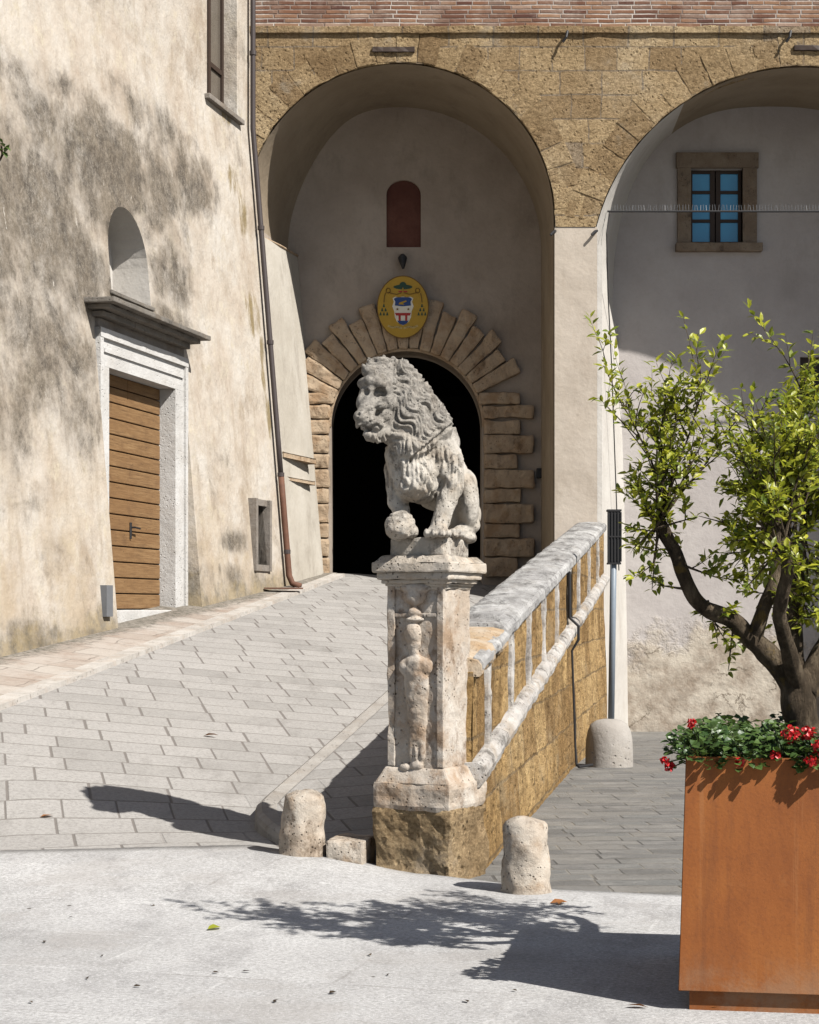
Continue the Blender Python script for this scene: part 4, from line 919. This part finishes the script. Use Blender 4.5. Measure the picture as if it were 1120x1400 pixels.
# haunch, hind foot, tail root
B(641, 690, .08, (.072, .15, .19)); B(637, 668, .12, (.08, .14, .12)); CP((645, 720, .10), .06, (626, 733, -.02), .045); B(622, 734, -.07, (.06, .07, .036)); B(640, 738, .08, (.06, .11, .04))
for tx, ty in ((614, -.115), (622, -.13), (631, -.12)): B(tx, 736, ty, (.021, .04, .024))
def lion_post(p, n):
    px, py = p.x * K + 588, 741 - (p.z - .12) * K
    fx, fy = px - 516, py - 558; rr = math.hypot(fx, fy / 1.25)
    face = (smooth(46, 33, rr) if px < 538 else smooth(30, 18, rr)) if p.y < -.12 else 0
    d = noise.fractal(p * 16, .9, 2.1, 4) * (.005 - .0028 * face)
    # mane: locks that flow back and down from the face
    back = (px - 586) * .66 + (py - 604) * .75                                 # the collar line behind which the trunk is smooth
    mane = (1 - face) * smooth(6, -8, back - 4) * smooth(640, 612, py - .35 * (px - 540))
    if mane > .01:
        ca, sa = math.cos(R(52)), math.sin(R(52))
        a = p.x * ca - p.z * sa; b_ = p.x * sa + p.z * ca
        wv = .03 * math.sin(a * 34 + b_ * 9)
        v = Vector((a * 5.6, p.y * 15, (b_ + wv) * 25)); ds, _ = noise.voronoi(v)
        lock = min(1, (ds[1] - ds[0]) * 1.7); fine = .5 + .5 * math.sin((b_ + wv) * 210 + p.y * 90)
        d += mane * ((lock - .60) * .024 + (fine - .5) * .009)
    # chest curls below the collar
    ch = smooth(606, 622, py) * smooth(702, 660, py) * (1 if px < 632 else 0) * smooth(-8, 6, back) * (1 if n.y < .2 else 0)
    if ch > .01:
        v = Vector((p.x * 19, p.y * 19, p.z * 8.5 + .25 * math.sin(p.x * 30))); ds, _ = noise.voronoi(v); d += ch * (min(1, (ds[1] - ds[0]) * 1.8) - .6) * .024
        d += ch * .004 * math.sin(p.x * 210 + p.y * 120)
    if abs(back - 9) < 2.2 and 560 < px < 640 and n.y < .5: d -= .018
    # eye sockets, mouth, nostrils
    def pit(cx, cy, rx, ry, dep, ymax=-.1):
        e = ((px - cx) / rx) ** 2 + ((py - cy) / ry) ** 2
        return -dep * smooth(1.5, .15, e) if (e < 1.5 and p.y < ymax) else 0
    d += pit(521, 549, 8.5, 6.5, .036) + pit(502, 548, 5, 5, .024)
    d += -.5 * pit(522, 550, 3.8, 3.0, .036)
    if 488 < px < 526 and p.y < -.2:
        ly = 597 - .10 * (px - 500) + 2 * math.sin(px * .35); d -= .021 * smooth(3.0, .6, abs(py - ly)) * smooth(526, 519, px)
        d -= .014 * smooth(2.0, .4, abs((px - 508) - (585 - py) * -.15)) * (1 if 572 < py < 590 else 0)
    d += pit(503, 577, 3, 2.6, .016, -.3) + pit(493, 579, 2.4, 2.4, .014, -.3)
    if 500 < px < 533 and 566 < py < 596 and p.y < -.25: d -= .006 * smooth(1.4, .3, abs(((px - 512) * .5 + (py - 560) * .86) % 7 - 3.5))
    # toes
    if py > 718 and p.y < -.05 and 575 < px < 640: d -= .006 * smooth(1.3, .3, abs((px - 580) % 9.5 - 4.7))
    return d
obj('body', blob_mesh(balls, .0072, lion_post), M_LION, LI, smooth_=True)
def ball_post(p, n): return noise.fractal(p * 18, .9, 2.1, 4) * .007 - .006 * smooth(.010, .003, abs(p.z - .255 + .06 * (p.x + .18))) - .02 * max(0, noise.noise(p * 28) - .1) * (1 if p.z < .22 else 0)
obj('ball', blob_mesh([(q(548, 723, -.19), (.096, .095, .092)), (q(547, 728, -.2), (.092, .095, .075)), (q(562, 731, -.16), (.05, .07, .05))], .008, ball_post), M_LION, LI, smooth_=True)

# ------------------------------------------------------------------ parapet
def Xp(D): return .405 + .160 * (D - 11.75)                                       # its outer face
def zc(D): return 1.39 + .1015 * (D - 11.9)                                      # top of the coping
def zb(D): return .617 + .0978 * (D - 11.9)                                      # band
PP = empty('parapet_wall', (Xp(11.8), 11.8, 0), 0, 'sloping tufa parapet wall with lichened coping climbing beside the ramp', 'wall')
def sweep(name, sec, D0, D1, mat, st=.25, amp=.006, seed=0., seg=None, caps_=True, side=1):
    V, Fc = [], []; m = len(sec(D0)); Dn = max(2, int((D1 - D0) / st)); 
    for i in range(Dn + 1):
        D = D0 + (D1 - D0) * i / Dn
        for (x, z) in sec(D):
            p = Vector((x, D, z)); nz = Vector((noise.noise(p * 4 + Vector((seed, 0, 0))), 0, noise.noise(p * 4 + Vector((0, seed, 9))))) * amp * 2 + Vector((noise.noise(p * 17), 0, noise.noise(p * 17 + Vector((3, 3, 3))))) * amp
            V.append(p + nz)
    for i in range(Dn):
        for k_ in range(m): a = i * m + k_; b = i * m + (k_ + 1) % m; Fc.append((a, b, b + m, a + m))
    Fc.append(tuple(range(m))[::-1]); Fc.append(tuple(Dn * m + k_ for k_ in range(m)))
    bm = bmesh.new(); vs_ = [bm.verts.new(p) for p in local(V, PP)]
    for f_ in Fc: bm.faces.new([vs_[i] for i in f_])
    bmesh.ops.triangulate(bm, faces=[f_ for f_ in bm.faces if len(f_.verts) > 4]); return obj(name, fixn(bm), mat, PP)
def body_sec(D):
    x = Xp(D); zz = [-.6] + [(-.1 + (zc(D) - .12 + .1) * i / 14) for i in range(15)]
    def bt(z): return .10 * smooth(zb(D), -.2, z) * .6
    return [(x - .33, -.6)] + [(x + bt(z), z) for z in zz] + [(x - .33, zc(D) - .12)]
sweep('wall', body_sec, 11.70, 27.34, M_TUFAP, .12, .007)
def cop_sec(D):
    x, z = Xp(D), zc(D); return [(x - .40, z - .12), (x + .045, z - .12), (x + .058, z - .10), (x + .058, z - .04), (x + .035, z - .008), (x - .05, z + .012), (x - .20, z + .02), (x - .34, z + .01), (x - .385, z - .01), (x - .405, z - .05)]
ds = [13.3]; 
while ds[-1] < 27: ds.append(min(27.28, ds[-1] + random.uniform(1.0, 1.6)))
for a, b in zip(ds, ds[1:]): sweep('coping_stone', cop_sec, a + .004, b - .004, M_COP, .05, .0045, a)
def cop0(D): return [(x, z - .03) for x, z in cop_sec(D)]
for a, b, m_ in ((11.71, 12.35, M_COPB), (12.36, 12.8, M_COPB), (12.81, 13.29, M_COPB)): sweep('coping_stone', cop0, a, b, m_, .03, .012, b)
def edge_sec(D):
    x, z = Xp(D), zc(D) - .02; return [(x + .0, z - .10), (x + .05, z - .11), (x + .072, z - .085), (x + .072, z - .045), (x + .05, z - .02), (x, z - .01)]
sweep('coping_edge', edge_sec, 11.74, 13.28, M_COP, .05, .005)
def band_sec(D):
    x, z = Xp(D), zb(D); return [(x - .05, z + .075), (x + .04, z + .07), (x + .085, z + .045), (x + .10, z + .0), (x + .09, z - .05), (x + .055, z - .08), (x - .05, z - .10)]
ds = [11.66]
while ds[-1] < 27: ds.append(min(27.25, ds[-1] + random.uniform(.9, 1.5)))
for a, b in zip(ds, ds[1:]): sweep('band_stone', band_sec, a + .005, b - .005, M_STRIP, .05, .006, a)
for i, d in enumerate((12.46, 13.97, 15.4, 16.9, 18.4, 20.0, 21.6, 23.6, 25.5)):
    hw = .07; bm = bmesh.new()
    cs = []
    for dd in (d - hw, d + hw):
        for x in (Xp(dd) - .06, Xp(dd) + .035):
            for z in (zb(dd) + .05, zc(dd) - .10): cs.append(bm.verts.new(local([(x, dd, z)], PP)[0]))
    for f_ in ((0, 1, 3, 2), (4, 6, 7, 5), (0, 2, 6, 4), (1, 5, 7, 3), (0, 4, 5, 1), (2, 3, 7, 6)): bm.faces.new([cs[j] for j in f_])
    rough(fixn(bm), .04, .012, .012, 6, .035, i * 1.9); obj('upright_strip', bm, M_STRIP, PP)

# black conduit down the parapet
d = 19.9; V, Fc = [], []
pl = [(Xp(d) + .03, d, zc(d) - .14), (Xp(d) + .035, d, zb(d) + .16), (Xp(d) + .13, d, zb(d) + .07), (Xp(d) + .13, d, zb(d) - .08), (Xp(d) + .06, d, zb(d) - .2), (Xp(d) + .09, d - .05, .2), (Xp(d) + .10, d - .08, zlow(d) + .06), (Xp(d) + .13, d - .05, zlow(d) + .03), (Xp(d) + .30, d + .2, zlow(d) + .03)]
o = wobj('conduit', *tube(pl, [.02, .02, .017, .016, .012, .012, .014, .016, .016], 8), M_IRON); tag(o, 'black conduit running down the tufa parapet to the concrete footing', 'conduit')
# post with louvred head in a domed concrete footing
pd = 20.35; pb_ = Vector(((833 - CX) / F * pd, pd, zlow(pd)))
LP = empty('lamp_post', pb_, 0, 'slim grey post with black louvred head in a domed concrete footing', 'post')
r_ = .265; V, Fc = [], []; prof = [(r_, 0), (r_ * .995, .18), (r_ * .97, .30), (r_ * .9, .40), (r_ * .76, .475), (r_ * .52, .515), (r_ * .25, .53), (.002, .533)]; sg = 40
for (rr, z) in prof:
    for k_ in range(sg): a = 2 * math.pi * k_ / sg; V.append((rr * math.cos(a), rr * math.sin(a), z))
for i in range(len(prof) - 1):
    for k_ in range(sg): Fc.append((i * sg + k_, i * sg + (k_ + 1) % sg, (i + 1) * sg + (k_ + 1) % sg, (i + 1) * sg + k_))
obj('footing', (V, Fc), M_CONC, LP, smooth_=True)
ptop = P(0, 698, pd).z - pb_.z
obj('pole', tube([(.02, 0, .4), (.055, 0, ptop - .1)], .036, 14), M_STEELP, LP, smooth_=True)
hb_ = [box_bm(-.02, .125, -.06, .06, ptop - .58, ptop), box_bm(-.028, .133, -.068, .068, ptop, ptop + .015)]
hb_ = [join(*[box_bm(-.015, .12, -.055, .055, ptop - .58, ptop - .01), box_bm(-.026, .131, -.066, .066, ptop - .012, ptop + .01), box_bm(-.022, .127, -.062, .062, ptop - .6, ptop - .58)] + [box_bm(-.02 + .035 * i, -.02 + .035 * i + .012, -.068, -.05, ptop - .57, ptop - .02) for i in range(5)] + [box_bm(-.02, .125, -.07, -.05, ptop - .30, ptop - .285)])]
obj('louvred_head', hb_[0], M_IRON, LP)

# ------------------------------------------------------------------ bollards, kerb block
def bollard_mesh(rb, rt, h, lean, seed):
    bm = bmesh.new(); rings = 18; sg = 36; rows = []
    for i in range(rings + 1):
        t = i / rings; r_ = rb + (rt - rb) * t; z = h * t
        rows.append([bm.verts.new((r_ * math.cos(2 * math.pi * k_ / sg) + lean * t, r_ * math.sin(2 * math.pi * k_ / sg), z - .03)) for k_ in range(sg)])
    for s_, dz in ((.9, .018), (.65, .034), (.35, .042), (.1, .045)):
        rows.append([bm.verts.new((rt * s_ * math.cos(2 * math.pi * k_ / sg) + lean, rt * s_ * math.sin(2 * math.pi * k_ / sg), h - .03 + dz)) for k_ in range(sg)])
    for a, b in zip(rows, rows[1:]):
        for k_ in range(sg): bm.faces.new((a[k_], a[(k_ + 1) % sg], b[(k_ + 1) % sg], b[k_]))
    bm.faces.new(rows[-1]); bm.normal_update()
    for v in bm.verts:
        p = v.co * 9 + Vector((seed, 0, 0)); d = noise.fractal(p, .9, 2.1, 5) * .015; c = noise.noise(v.co * 6 + Vector((seed, 5, 0)))
        if c > .25: d -= (c - .25) * .05
        v.co += v.normal * d
    return bm
g = G(411, 1170, .095); o = obj('stone_bollard', bollard_mesh(.155, .127, .40, .02, 1.), M_BOLL, None, (g.x, g.y + .11, .085), True); tag(o, 'stout pitted stone bollard at the foot of the ramp left of the pillar', 'bollard', 'pitted stone bollards by the pillar')
g = G(722, 1222); o = obj('stone_bollard', bollard_mesh(.150, .125, .43, -.01, 7.), M_BOLL, None, (g.x, g.y + .1, -.01), True); tag(o, 'pitted stone bollard on the plaza edge between pillar and planter', 'bollard', 'pitted stone bollards by the pillar')
o = obj('stone_block', rough(box_bm(-.13, .125, -.10, .22, -.15, .125), .03, .02, .012, 6, .03, 3.), M_BOLL, None, (G(476, 1174, .08).x, 11.62, .07)); o.rotation_euler = (0, 0, R(-12)); tag(o, 'low squared stone block wedged between left bollard and pillar', 'block')

# ------------------------------------------------------------------ planter
PLA = R(-9); g = G(941, 1380); gx = P(927, 1355, 7.72)
BW, BH = 1.26, 1.0
PT = empty('corten_planter', (P(927, 1355, 7.52).x, 7.51, 0), PLA, 'large rust brown corten steel planter box with flowers and a tree', 'planter')
zt, zbm = EYE - (1037 - HY) / F * 7.52, EYE - (1354 - HY) / F * 7.52
def taper(bm):
    for v in bm.verts:
        t = (v.co.z - zbm) / (zt - zbm); v.co.x += .030 * t * (1 if v.co.x < BW / 2 else -1); v.co.y += .02 * t * (1 if v.co.y < BW / 2 else -1)
    return bm
sh = [box_bm(0, BW, 0, .012, zbm, zt), box_bm(0, BW, BW - .012, BW, zbm, zt), box_bm(0, .012, .012, BW - .012, zbm, zt), box_bm(BW - .012, BW, .012, BW - .012, zbm, zt), box_bm(.012, BW - .012, .012, BW - .012, zbm + .003, zbm + .02)]
bm = taper(join(*sh)); bmesh.ops.bevel(bm, geom=[e for e in bm.edges if e.calc_length() > .5], offset=.003, segments=2, affect='EDGES'); obj('steel_box', bm, M_CORTEN, PT)
bm = taper(join(box_bm(.0, BW, -.0, .04, zt - .002, zt + .006), box_bm(0, BW, BW - .04, BW, zt - .002, zt + .006), box_bm(0, .04, .042, BW - .042, zt - .002, zt + .006), box_bm(BW - .04, BW, .042, BW - .042, zt - .002, zt + .006))); obj('rim', bm, M_CORTEN, PT)
obj('base', box_bm(.045, BW - .045, .035, BW - .045, -.0, zbm), M_CORTEN, PT)
obj('soil', rough(box_bm(.04, BW - .04, .05, BW - .05, zt - .3, zt - .03), .08, 0, .02, 5), M_SOIL, PT)
def pw(x, y, z): return Matrix.Translation(PT.location) @ Matrix.Rotation(PLA, 4, 'Z') @ Vector((x, y, z))

# tree
TD = 8.3
random.seed(21)
def T(px, py, y=0.): return P(px, py, TD + y)
tb = T(1098, 985); TRE = empty('planter_tree', (tb.x, tb.y, zt - .04), 0, 'small twisted tree with bright green leaves growing in the corten planter', 'tree')
V, Fc = [], []; tips = []
def limb(pl, rad):
    pts = [Vector(p) for p in pl]; out, rr = [], []; rad = [q_ * .78 for q_ in rad]
    for i in range(len(pts) - 1):
        p0, p1, p2, p3 = pts[max(0, i - 1)], pts[i], pts[i + 1], pts[min(len(pts) - 1, i + 2)]
        for k_ in range(6):
            t = k_ / 6; c = .5 * ((2 * p1) + (p2 - p0) * t + (2 * p0 - 5 * p1 + 4 * p2 - p3) * t * t + (-p0 + 3 * p1 - 3 * p2 + p3) * t ** 3)
            out.append(c + Vector((noise.noise(c * 9), noise.noise(c * 9 + Vector((5, 0, 0))), 0)) * .012); r_ = rad[i] + (rad[i + 1] - rad[i]) * t; rr.append(r_ * (1 + .14 * noise.noise(c * 14)))
    out.append(pts[-1]); rr.append(rad[-1]); addto(V, Fc, tube(out, rr, 12)); return out
limb([T(1100, 1040), T(1096, 985), T(1090, 950), T(1085, 925)], [.115, .10, .095, .09])
L1 = limb([T(1092, 950), T(1068, 915), T(1035, 880, -.02), T(1000, 848, -.04), T(965, 832, -.06), T(943, 805, -.08), T(928, 765, -.1), T(908, 725, -.1), T(901, 708, -.1)], [.085, .07, .06, .052, .047, .042, .038, .042, .036])
L2 = limb([T(1030, 880), T(1040, 850, -.05), T(1055, 805, -.08), T(1066, 765, -.08), T(1062, 735, -.08), T(1046, 712, -.08)], [.05, .043, .04, .042, .042, .035])
L3 = limb([T(1085, 940), T(1088, 890, .1), T(1084, 820, .15), T(1095, 740, .18)], [.07, .05, .045, .035])
L4 = limb([T(1098, 945), T(1125, 890, .05), T(1150, 830, .0), T(1185, 770, -.05), T(1190, 720, -.05)], [.08, .06, .05, .045, .038])
L5 = limb([T(1100, 950), T(1135, 905, .25), T(1165, 840, .38), T(1180, 780, .42)], [.07, .055, .045, .035])
L6 = limb([T(1092, 945), T(1078, 890, -.16), T(1066, 835, -.32), T(1078, 780, -.42), T(1070, 740, -.46)], [.06, .045, .04, .036, .032])
obj('trunk', ([p - TRE.location for p in V], Fc), M_BARK, TRE, smooth_=True)
LS = .051; LV, LF = [], []; BV, BF = [], []
def shoot(p, d, L, r0, depth):
    n = max(4, int(L / .05)); pts = [p.copy()]; dd = d.normalized(); cv = Vector((random.uniform(-1, 1), random.uniform(-1, 1), random.uniform(-.6, .5))) * .10
    for i in range(n):
        dd = (dd + cv * .25 + Vector((random.uniform(-.10, .10), random.uniform(-.10, .10), random.uniform(-.06, .07)))).normalized(); pts.append(pts[-1] + dd * L / n)
    addto(BV, BF, tube(pts, [r0 * (1 - .8 * i / n) for i in range(n + 1)], 5, False))
    for i in range(1, n + 1):
        t = i / n
        if depth > 0 and .15 < t < .95 and random.random() < (.55 if depth > 1 else .34):
            a = Vector((random.uniform(-1, 1), random.uniform(-1, 1), random.uniform(-.25, .9))).normalized(); shoot(pts[i], (pts[i] - pts[i - 1]).normalized() * .55 + a * .75, L * random.uniform(.22, .45) + .04, r0 * .5, depth - 1)
        if t > (.30 if depth == 2 else .12):
            for _ in range(3 if random.random() < .6 else 2):
                a = Vector((random.uniform(-1, 1), random.uniform(-1, 1), random.uniform(-.7, .75))).normalized(); ld = (pts[i] - pts[i - 1]).normalized() * .7 + a
                nn_ = Vector((random.uniform(-.6, .6), random.uniform(-.9, .3), 1)); s_ = random.uniform(.7, 1.1)
                addto(LV, LF, leaf_vf(pts[i] + a * .004, ld, nn_, LS * s_, LS * .44 * s_))
def tuft(px, py, y, n, tx, ty, spread, Lm):
    p = T(px, py, y); n = 2 if random.random() < (.25 if px < 950 else .55) else 1; spread *= (1.1 if px == 905 or px == 903 else 1.6)
    for _ in range(n):
        e = T(tx + random.gauss(0, spread), ty + random.gauss(0, spread * .6), y + random.gauss(0, .14)); v = e - p; shoot(p + Vector((random.uniform(-.03, .03),) * 3), v, v.length * random.uniform(.66, .94), .0075, 2)
# shoots to the places where the crown reaches
for (tx, ty) in ((895, 462), (905, 480), (955, 455), (935, 500), (910, 520), (985, 480), (960, 540), (915, 560), (880, 590), (990, 560)): tuft(905, 712, -.1, 1, tx, ty, 8, 1)
for (tx, ty) in ((850, 628), (872, 655), (875, 700), (862, 760), (878, 830), (905, 810), (945, 640), (965, 690), (935, 720), (900, 640)): tuft(903, 715, -.1, 1, tx, ty, 8, 1)
for (tx, ty) in ((1010, 530), (1040, 485), (1075, 505), (1058, 560), (1010, 600), (985, 650), (975, 720), (1000, 770), (1090, 570), (1030, 640), (1010, 690), (1090, 620), (1000, 830), (1050, 660)): tuft(1052, 718, -.08, 1, tx, ty, 10, 1)
for (tx, ty) in ((1100, 520), (1085, 600), (1110, 580), (1130, 640), (1070, 660), (1120, 700), (1105, 800), (1085, 760), (1100, 870), (1075, 880), (1120, 480)): tuft(1095, 738, .18, 1, tx, ty, 12, 1)
for (tx, ty) in ((1150, 520), (1200, 540), (1250, 580), (1280, 640), (1170, 600), (1220, 650), (1260, 720), (1150, 660), (1200, 760), (1270, 790), (1130, 830), (1180, 470)): tuft(1188, 725, -.05, 1, tx, ty, 12, 1)
for (tx, ty) in ((1140, 560), (1190, 560), (1230, 620), (1160, 680), (1100, 640), (1210, 800)): tuft(1180, 782, .42, 1, tx, ty, 12, 1)
for (a, b, y, tx, ty) in ((940, 800, -.08, 890, 800), (930, 770, -.1, 985, 800), (1060, 790, -.08, 1010, 860), (1060, 800, -.08, 1090, 850), (1085, 840, .15, 1075, 900), (960, 830, -.06, 985, 905), (1000, 850, -.04, 990, 930)): tuft(a, b, y, 1, tx, ty, 6, 1)
for (tx, ty) in ((1005, 560), (1040, 540), (1075, 520), (1020, 620), (985, 670), (1050, 600), (1095, 580), (1010, 720), (1120, 640), (1140, 560), (1030, 680), (990, 760), (1110, 720), (1060, 660), (1020, 800), (1100, 800)):
    tuft(1072, 745, -.46, 1, tx, ty, 10, 1)
obj('twigs', ([p - TRE.location for p in BV], BF), M_BARK, TRE)
obj('leaves', ([p - TRE.location for p in LV], LF), M_LEAF, TRE)
NLEAF = len(LF) // 6

# geraniums
random.seed(5)
def geranium(x, y, w_, h, reds, label, lean=0.):
    base = pw(x, y, zt - .05); gz = empty('geranium', base, 0, label, 'flower', 'geraniums in the planter')
    V, Fc = [], []; SV, SF = [], []
    for _ in range(int(300 * w_ / .16)):
        a = random.uniform(0, 2 * math.pi); rr = w_ * math.sqrt(random.random()); t = random.random() ** .6
        p = Vector((rr * math.cos(a) + lean * t, rr * math.sin(a) * .9 - (.03 if rr > w_ * .6 else 0), h * t * (1 - .45 * (rr / w_) ** 2)))
        d = Vector((math.cos(a) + random.uniform(-.7, .7), math.sin(a) + random.uniform(-.8, .5), random.uniform(-.5, .7))); s_ = random.uniform(.7, 1.15)
        addto(V, Fc, leaf_vf(p, d, Vector((random.uniform(-.5, .5), random.uniform(-.9, .2), 1)), .036 * s_, .034 * s_))
        if random.random() < .12: addto(SV, SF, tube([(0, 0, 0), p * .5 + Vector((0, 0, .02)), p], .0025, 4, False))
    obj('foliage', (V, Fc), M_GER, gz); obj('stems', (SV, SF), M_GER, gz)
    for (dx, dy, dz, r_) in reds:
        r_ *= .78; dz *= .82
        FV, FF = [], []; c = Vector((dx, dy, dz))
        for _ in range(int(60 * (r_ / .035) ** 1.5) + 12):
            n_ = Vector((random.gauss(0, 1), random.gauss(0, 1), random.gauss(0, 1) + .3)).normalized(); p = c + n_ * r_ * random.uniform(.55, 1) * Vector((1, 1, .8)).x
            addto(FV, FF, leaf_vf(p, n_.cross(Vector((random.gauss(0, 1), random.gauss(0, 1), random.gauss(0, 1)))) + n_ * .4, n_, .019, .017))
        obj('flower_head', (FV, FF), M_RED, gz)
        obj('flower_stalk', tube([c * .2, c * .6 + Vector((0, 0, .02)), c - Vector((0, 0, r_ * .6))], .003, 5), M_GER, gz)
geranium(.10, .12, .13, .20, [(-.06, -.10, .235, .020), (-.15, -.08, .02, .018), (-.17, -.10, .05, .016)], 'geranium at the planter corner with small red buds hanging past the left edge', -.03)
geranium(.26, .10, .12, .17, [(-.03, -.12, .05, .014)], 'second geranium from the planter left corner, mostly leaves')
geranium(.42, .13, .13, .20, [(.02, -.11, .185, .045), (-.05, -.13, .08, .020)], 'geranium with a broad red flower head in front of the tree trunk')
geranium(.57, .09, .12, .17, [(-.015, -.11, .13, .045), (-.06, -.05, .19, .035), (-.06, -.13, .06, .024)], 'geranium with two bright red heads low over the planter rim right of the trunk')
geranium(.72, .14, .13, .20, [(-.05, -.10, .23, .032)], 'geranium at the right frame edge with a tall red head')
for x, y in ((.14, .36), (.34, .34), (.80, .34), (.92, .14), (1.08, .16), (1.06, .42), (.2, .62), (.2, .9), (.5, 1.05), (.85, 1.0), (1.08, .75)):
    geranium(x, y, .13, .19, [(random.uniform(-.08, .08), -.06, .2, .028)] if y > .5 and x > .4 else [], 'leafy red geranium in the back or outer rows of the corten planter')

# ------------------------------------------------------------------ fallen leaves
random.seed(11)
def fallen(px, py, L, label, mat=M_DRY, ramp=False):
    if ramp:
        D = 13.5
        for _ in range(40): D = (EYE - ramp_z((px - CX) / F * D, D)) * F / (py - HY) * .5 + D * .5
        p = P(px, py, D)
    else: p = G(px, py)
    a = random.uniform(0, 6.28); o = obj('fallen_leaf', leaf_vf(Vector((0, 0, 0)), Vector((math.cos(a), math.sin(a), .15)), Vector((random.uniform(-.4, .4), random.uniform(-.4, .4), 1)), L, L * .5), mat, None, p + Vector((0, 0, .006))); tag(o, label, 'leaf', 'fallen leaves on the paving')
fallen(20, 1164, .11, 'orange brown leaf on the plaza edge by the left picture border')
fallen(140, 1161, .10, 'orange leaf at the ramp foot, left one of a close pair')
fallen(170, 1161, .10, 'orange leaf at the ramp foot, right one of a close pair')
fallen(44, 1167, .10, 'dark curled leaf at the ramp foot by the left border', M_BARK)
fallen(55, 1118, .10, 'orange leaf on the lower left pavers of the ramp', M_DRY, True)
fallen(278, 1007, .13, 'orange leaf lying in the middle of the ramp', M_DRY, True)
fallen(302, 1269, .10, 'green leaf on the plaza at the tip of the tree shadow', M_LEAF)
fallen(752, 1236, .10, 'brown leaf lying just right of the foot of the right bollard')
fallen(764, 1238, .09, 'yellowish leaf beside a brown leaf by the right bollard', M_DRY)
fallen(886, 1379, .09, 'brown leaf on the plaza left of the planter foot')
fallen(992, 1380, .08, 'yellow leaf on the plaza right under the planter front', M_LEAF)
for i, (a, b) in enumerate(((240, 1176), (206, 1239), (140, 1309), (40, 1371), (330, 1330), (182, 1350), (505, 1306), (290, 1331), (93, 1256), (290, 1201), (450, 1360), (530, 1335), (640, 1372), (700, 1355), (375, 1372), (120, 1340), (60, 1290), (330, 1200), (395, 1190))):
    fallen(a, b, random.uniform(.022, .05), 'tiny dark dry leaf scrap lying on the pale plaza stone', M_BARK)
print('leaves', NLEAF, 'objects', len(bpy.data.objects))
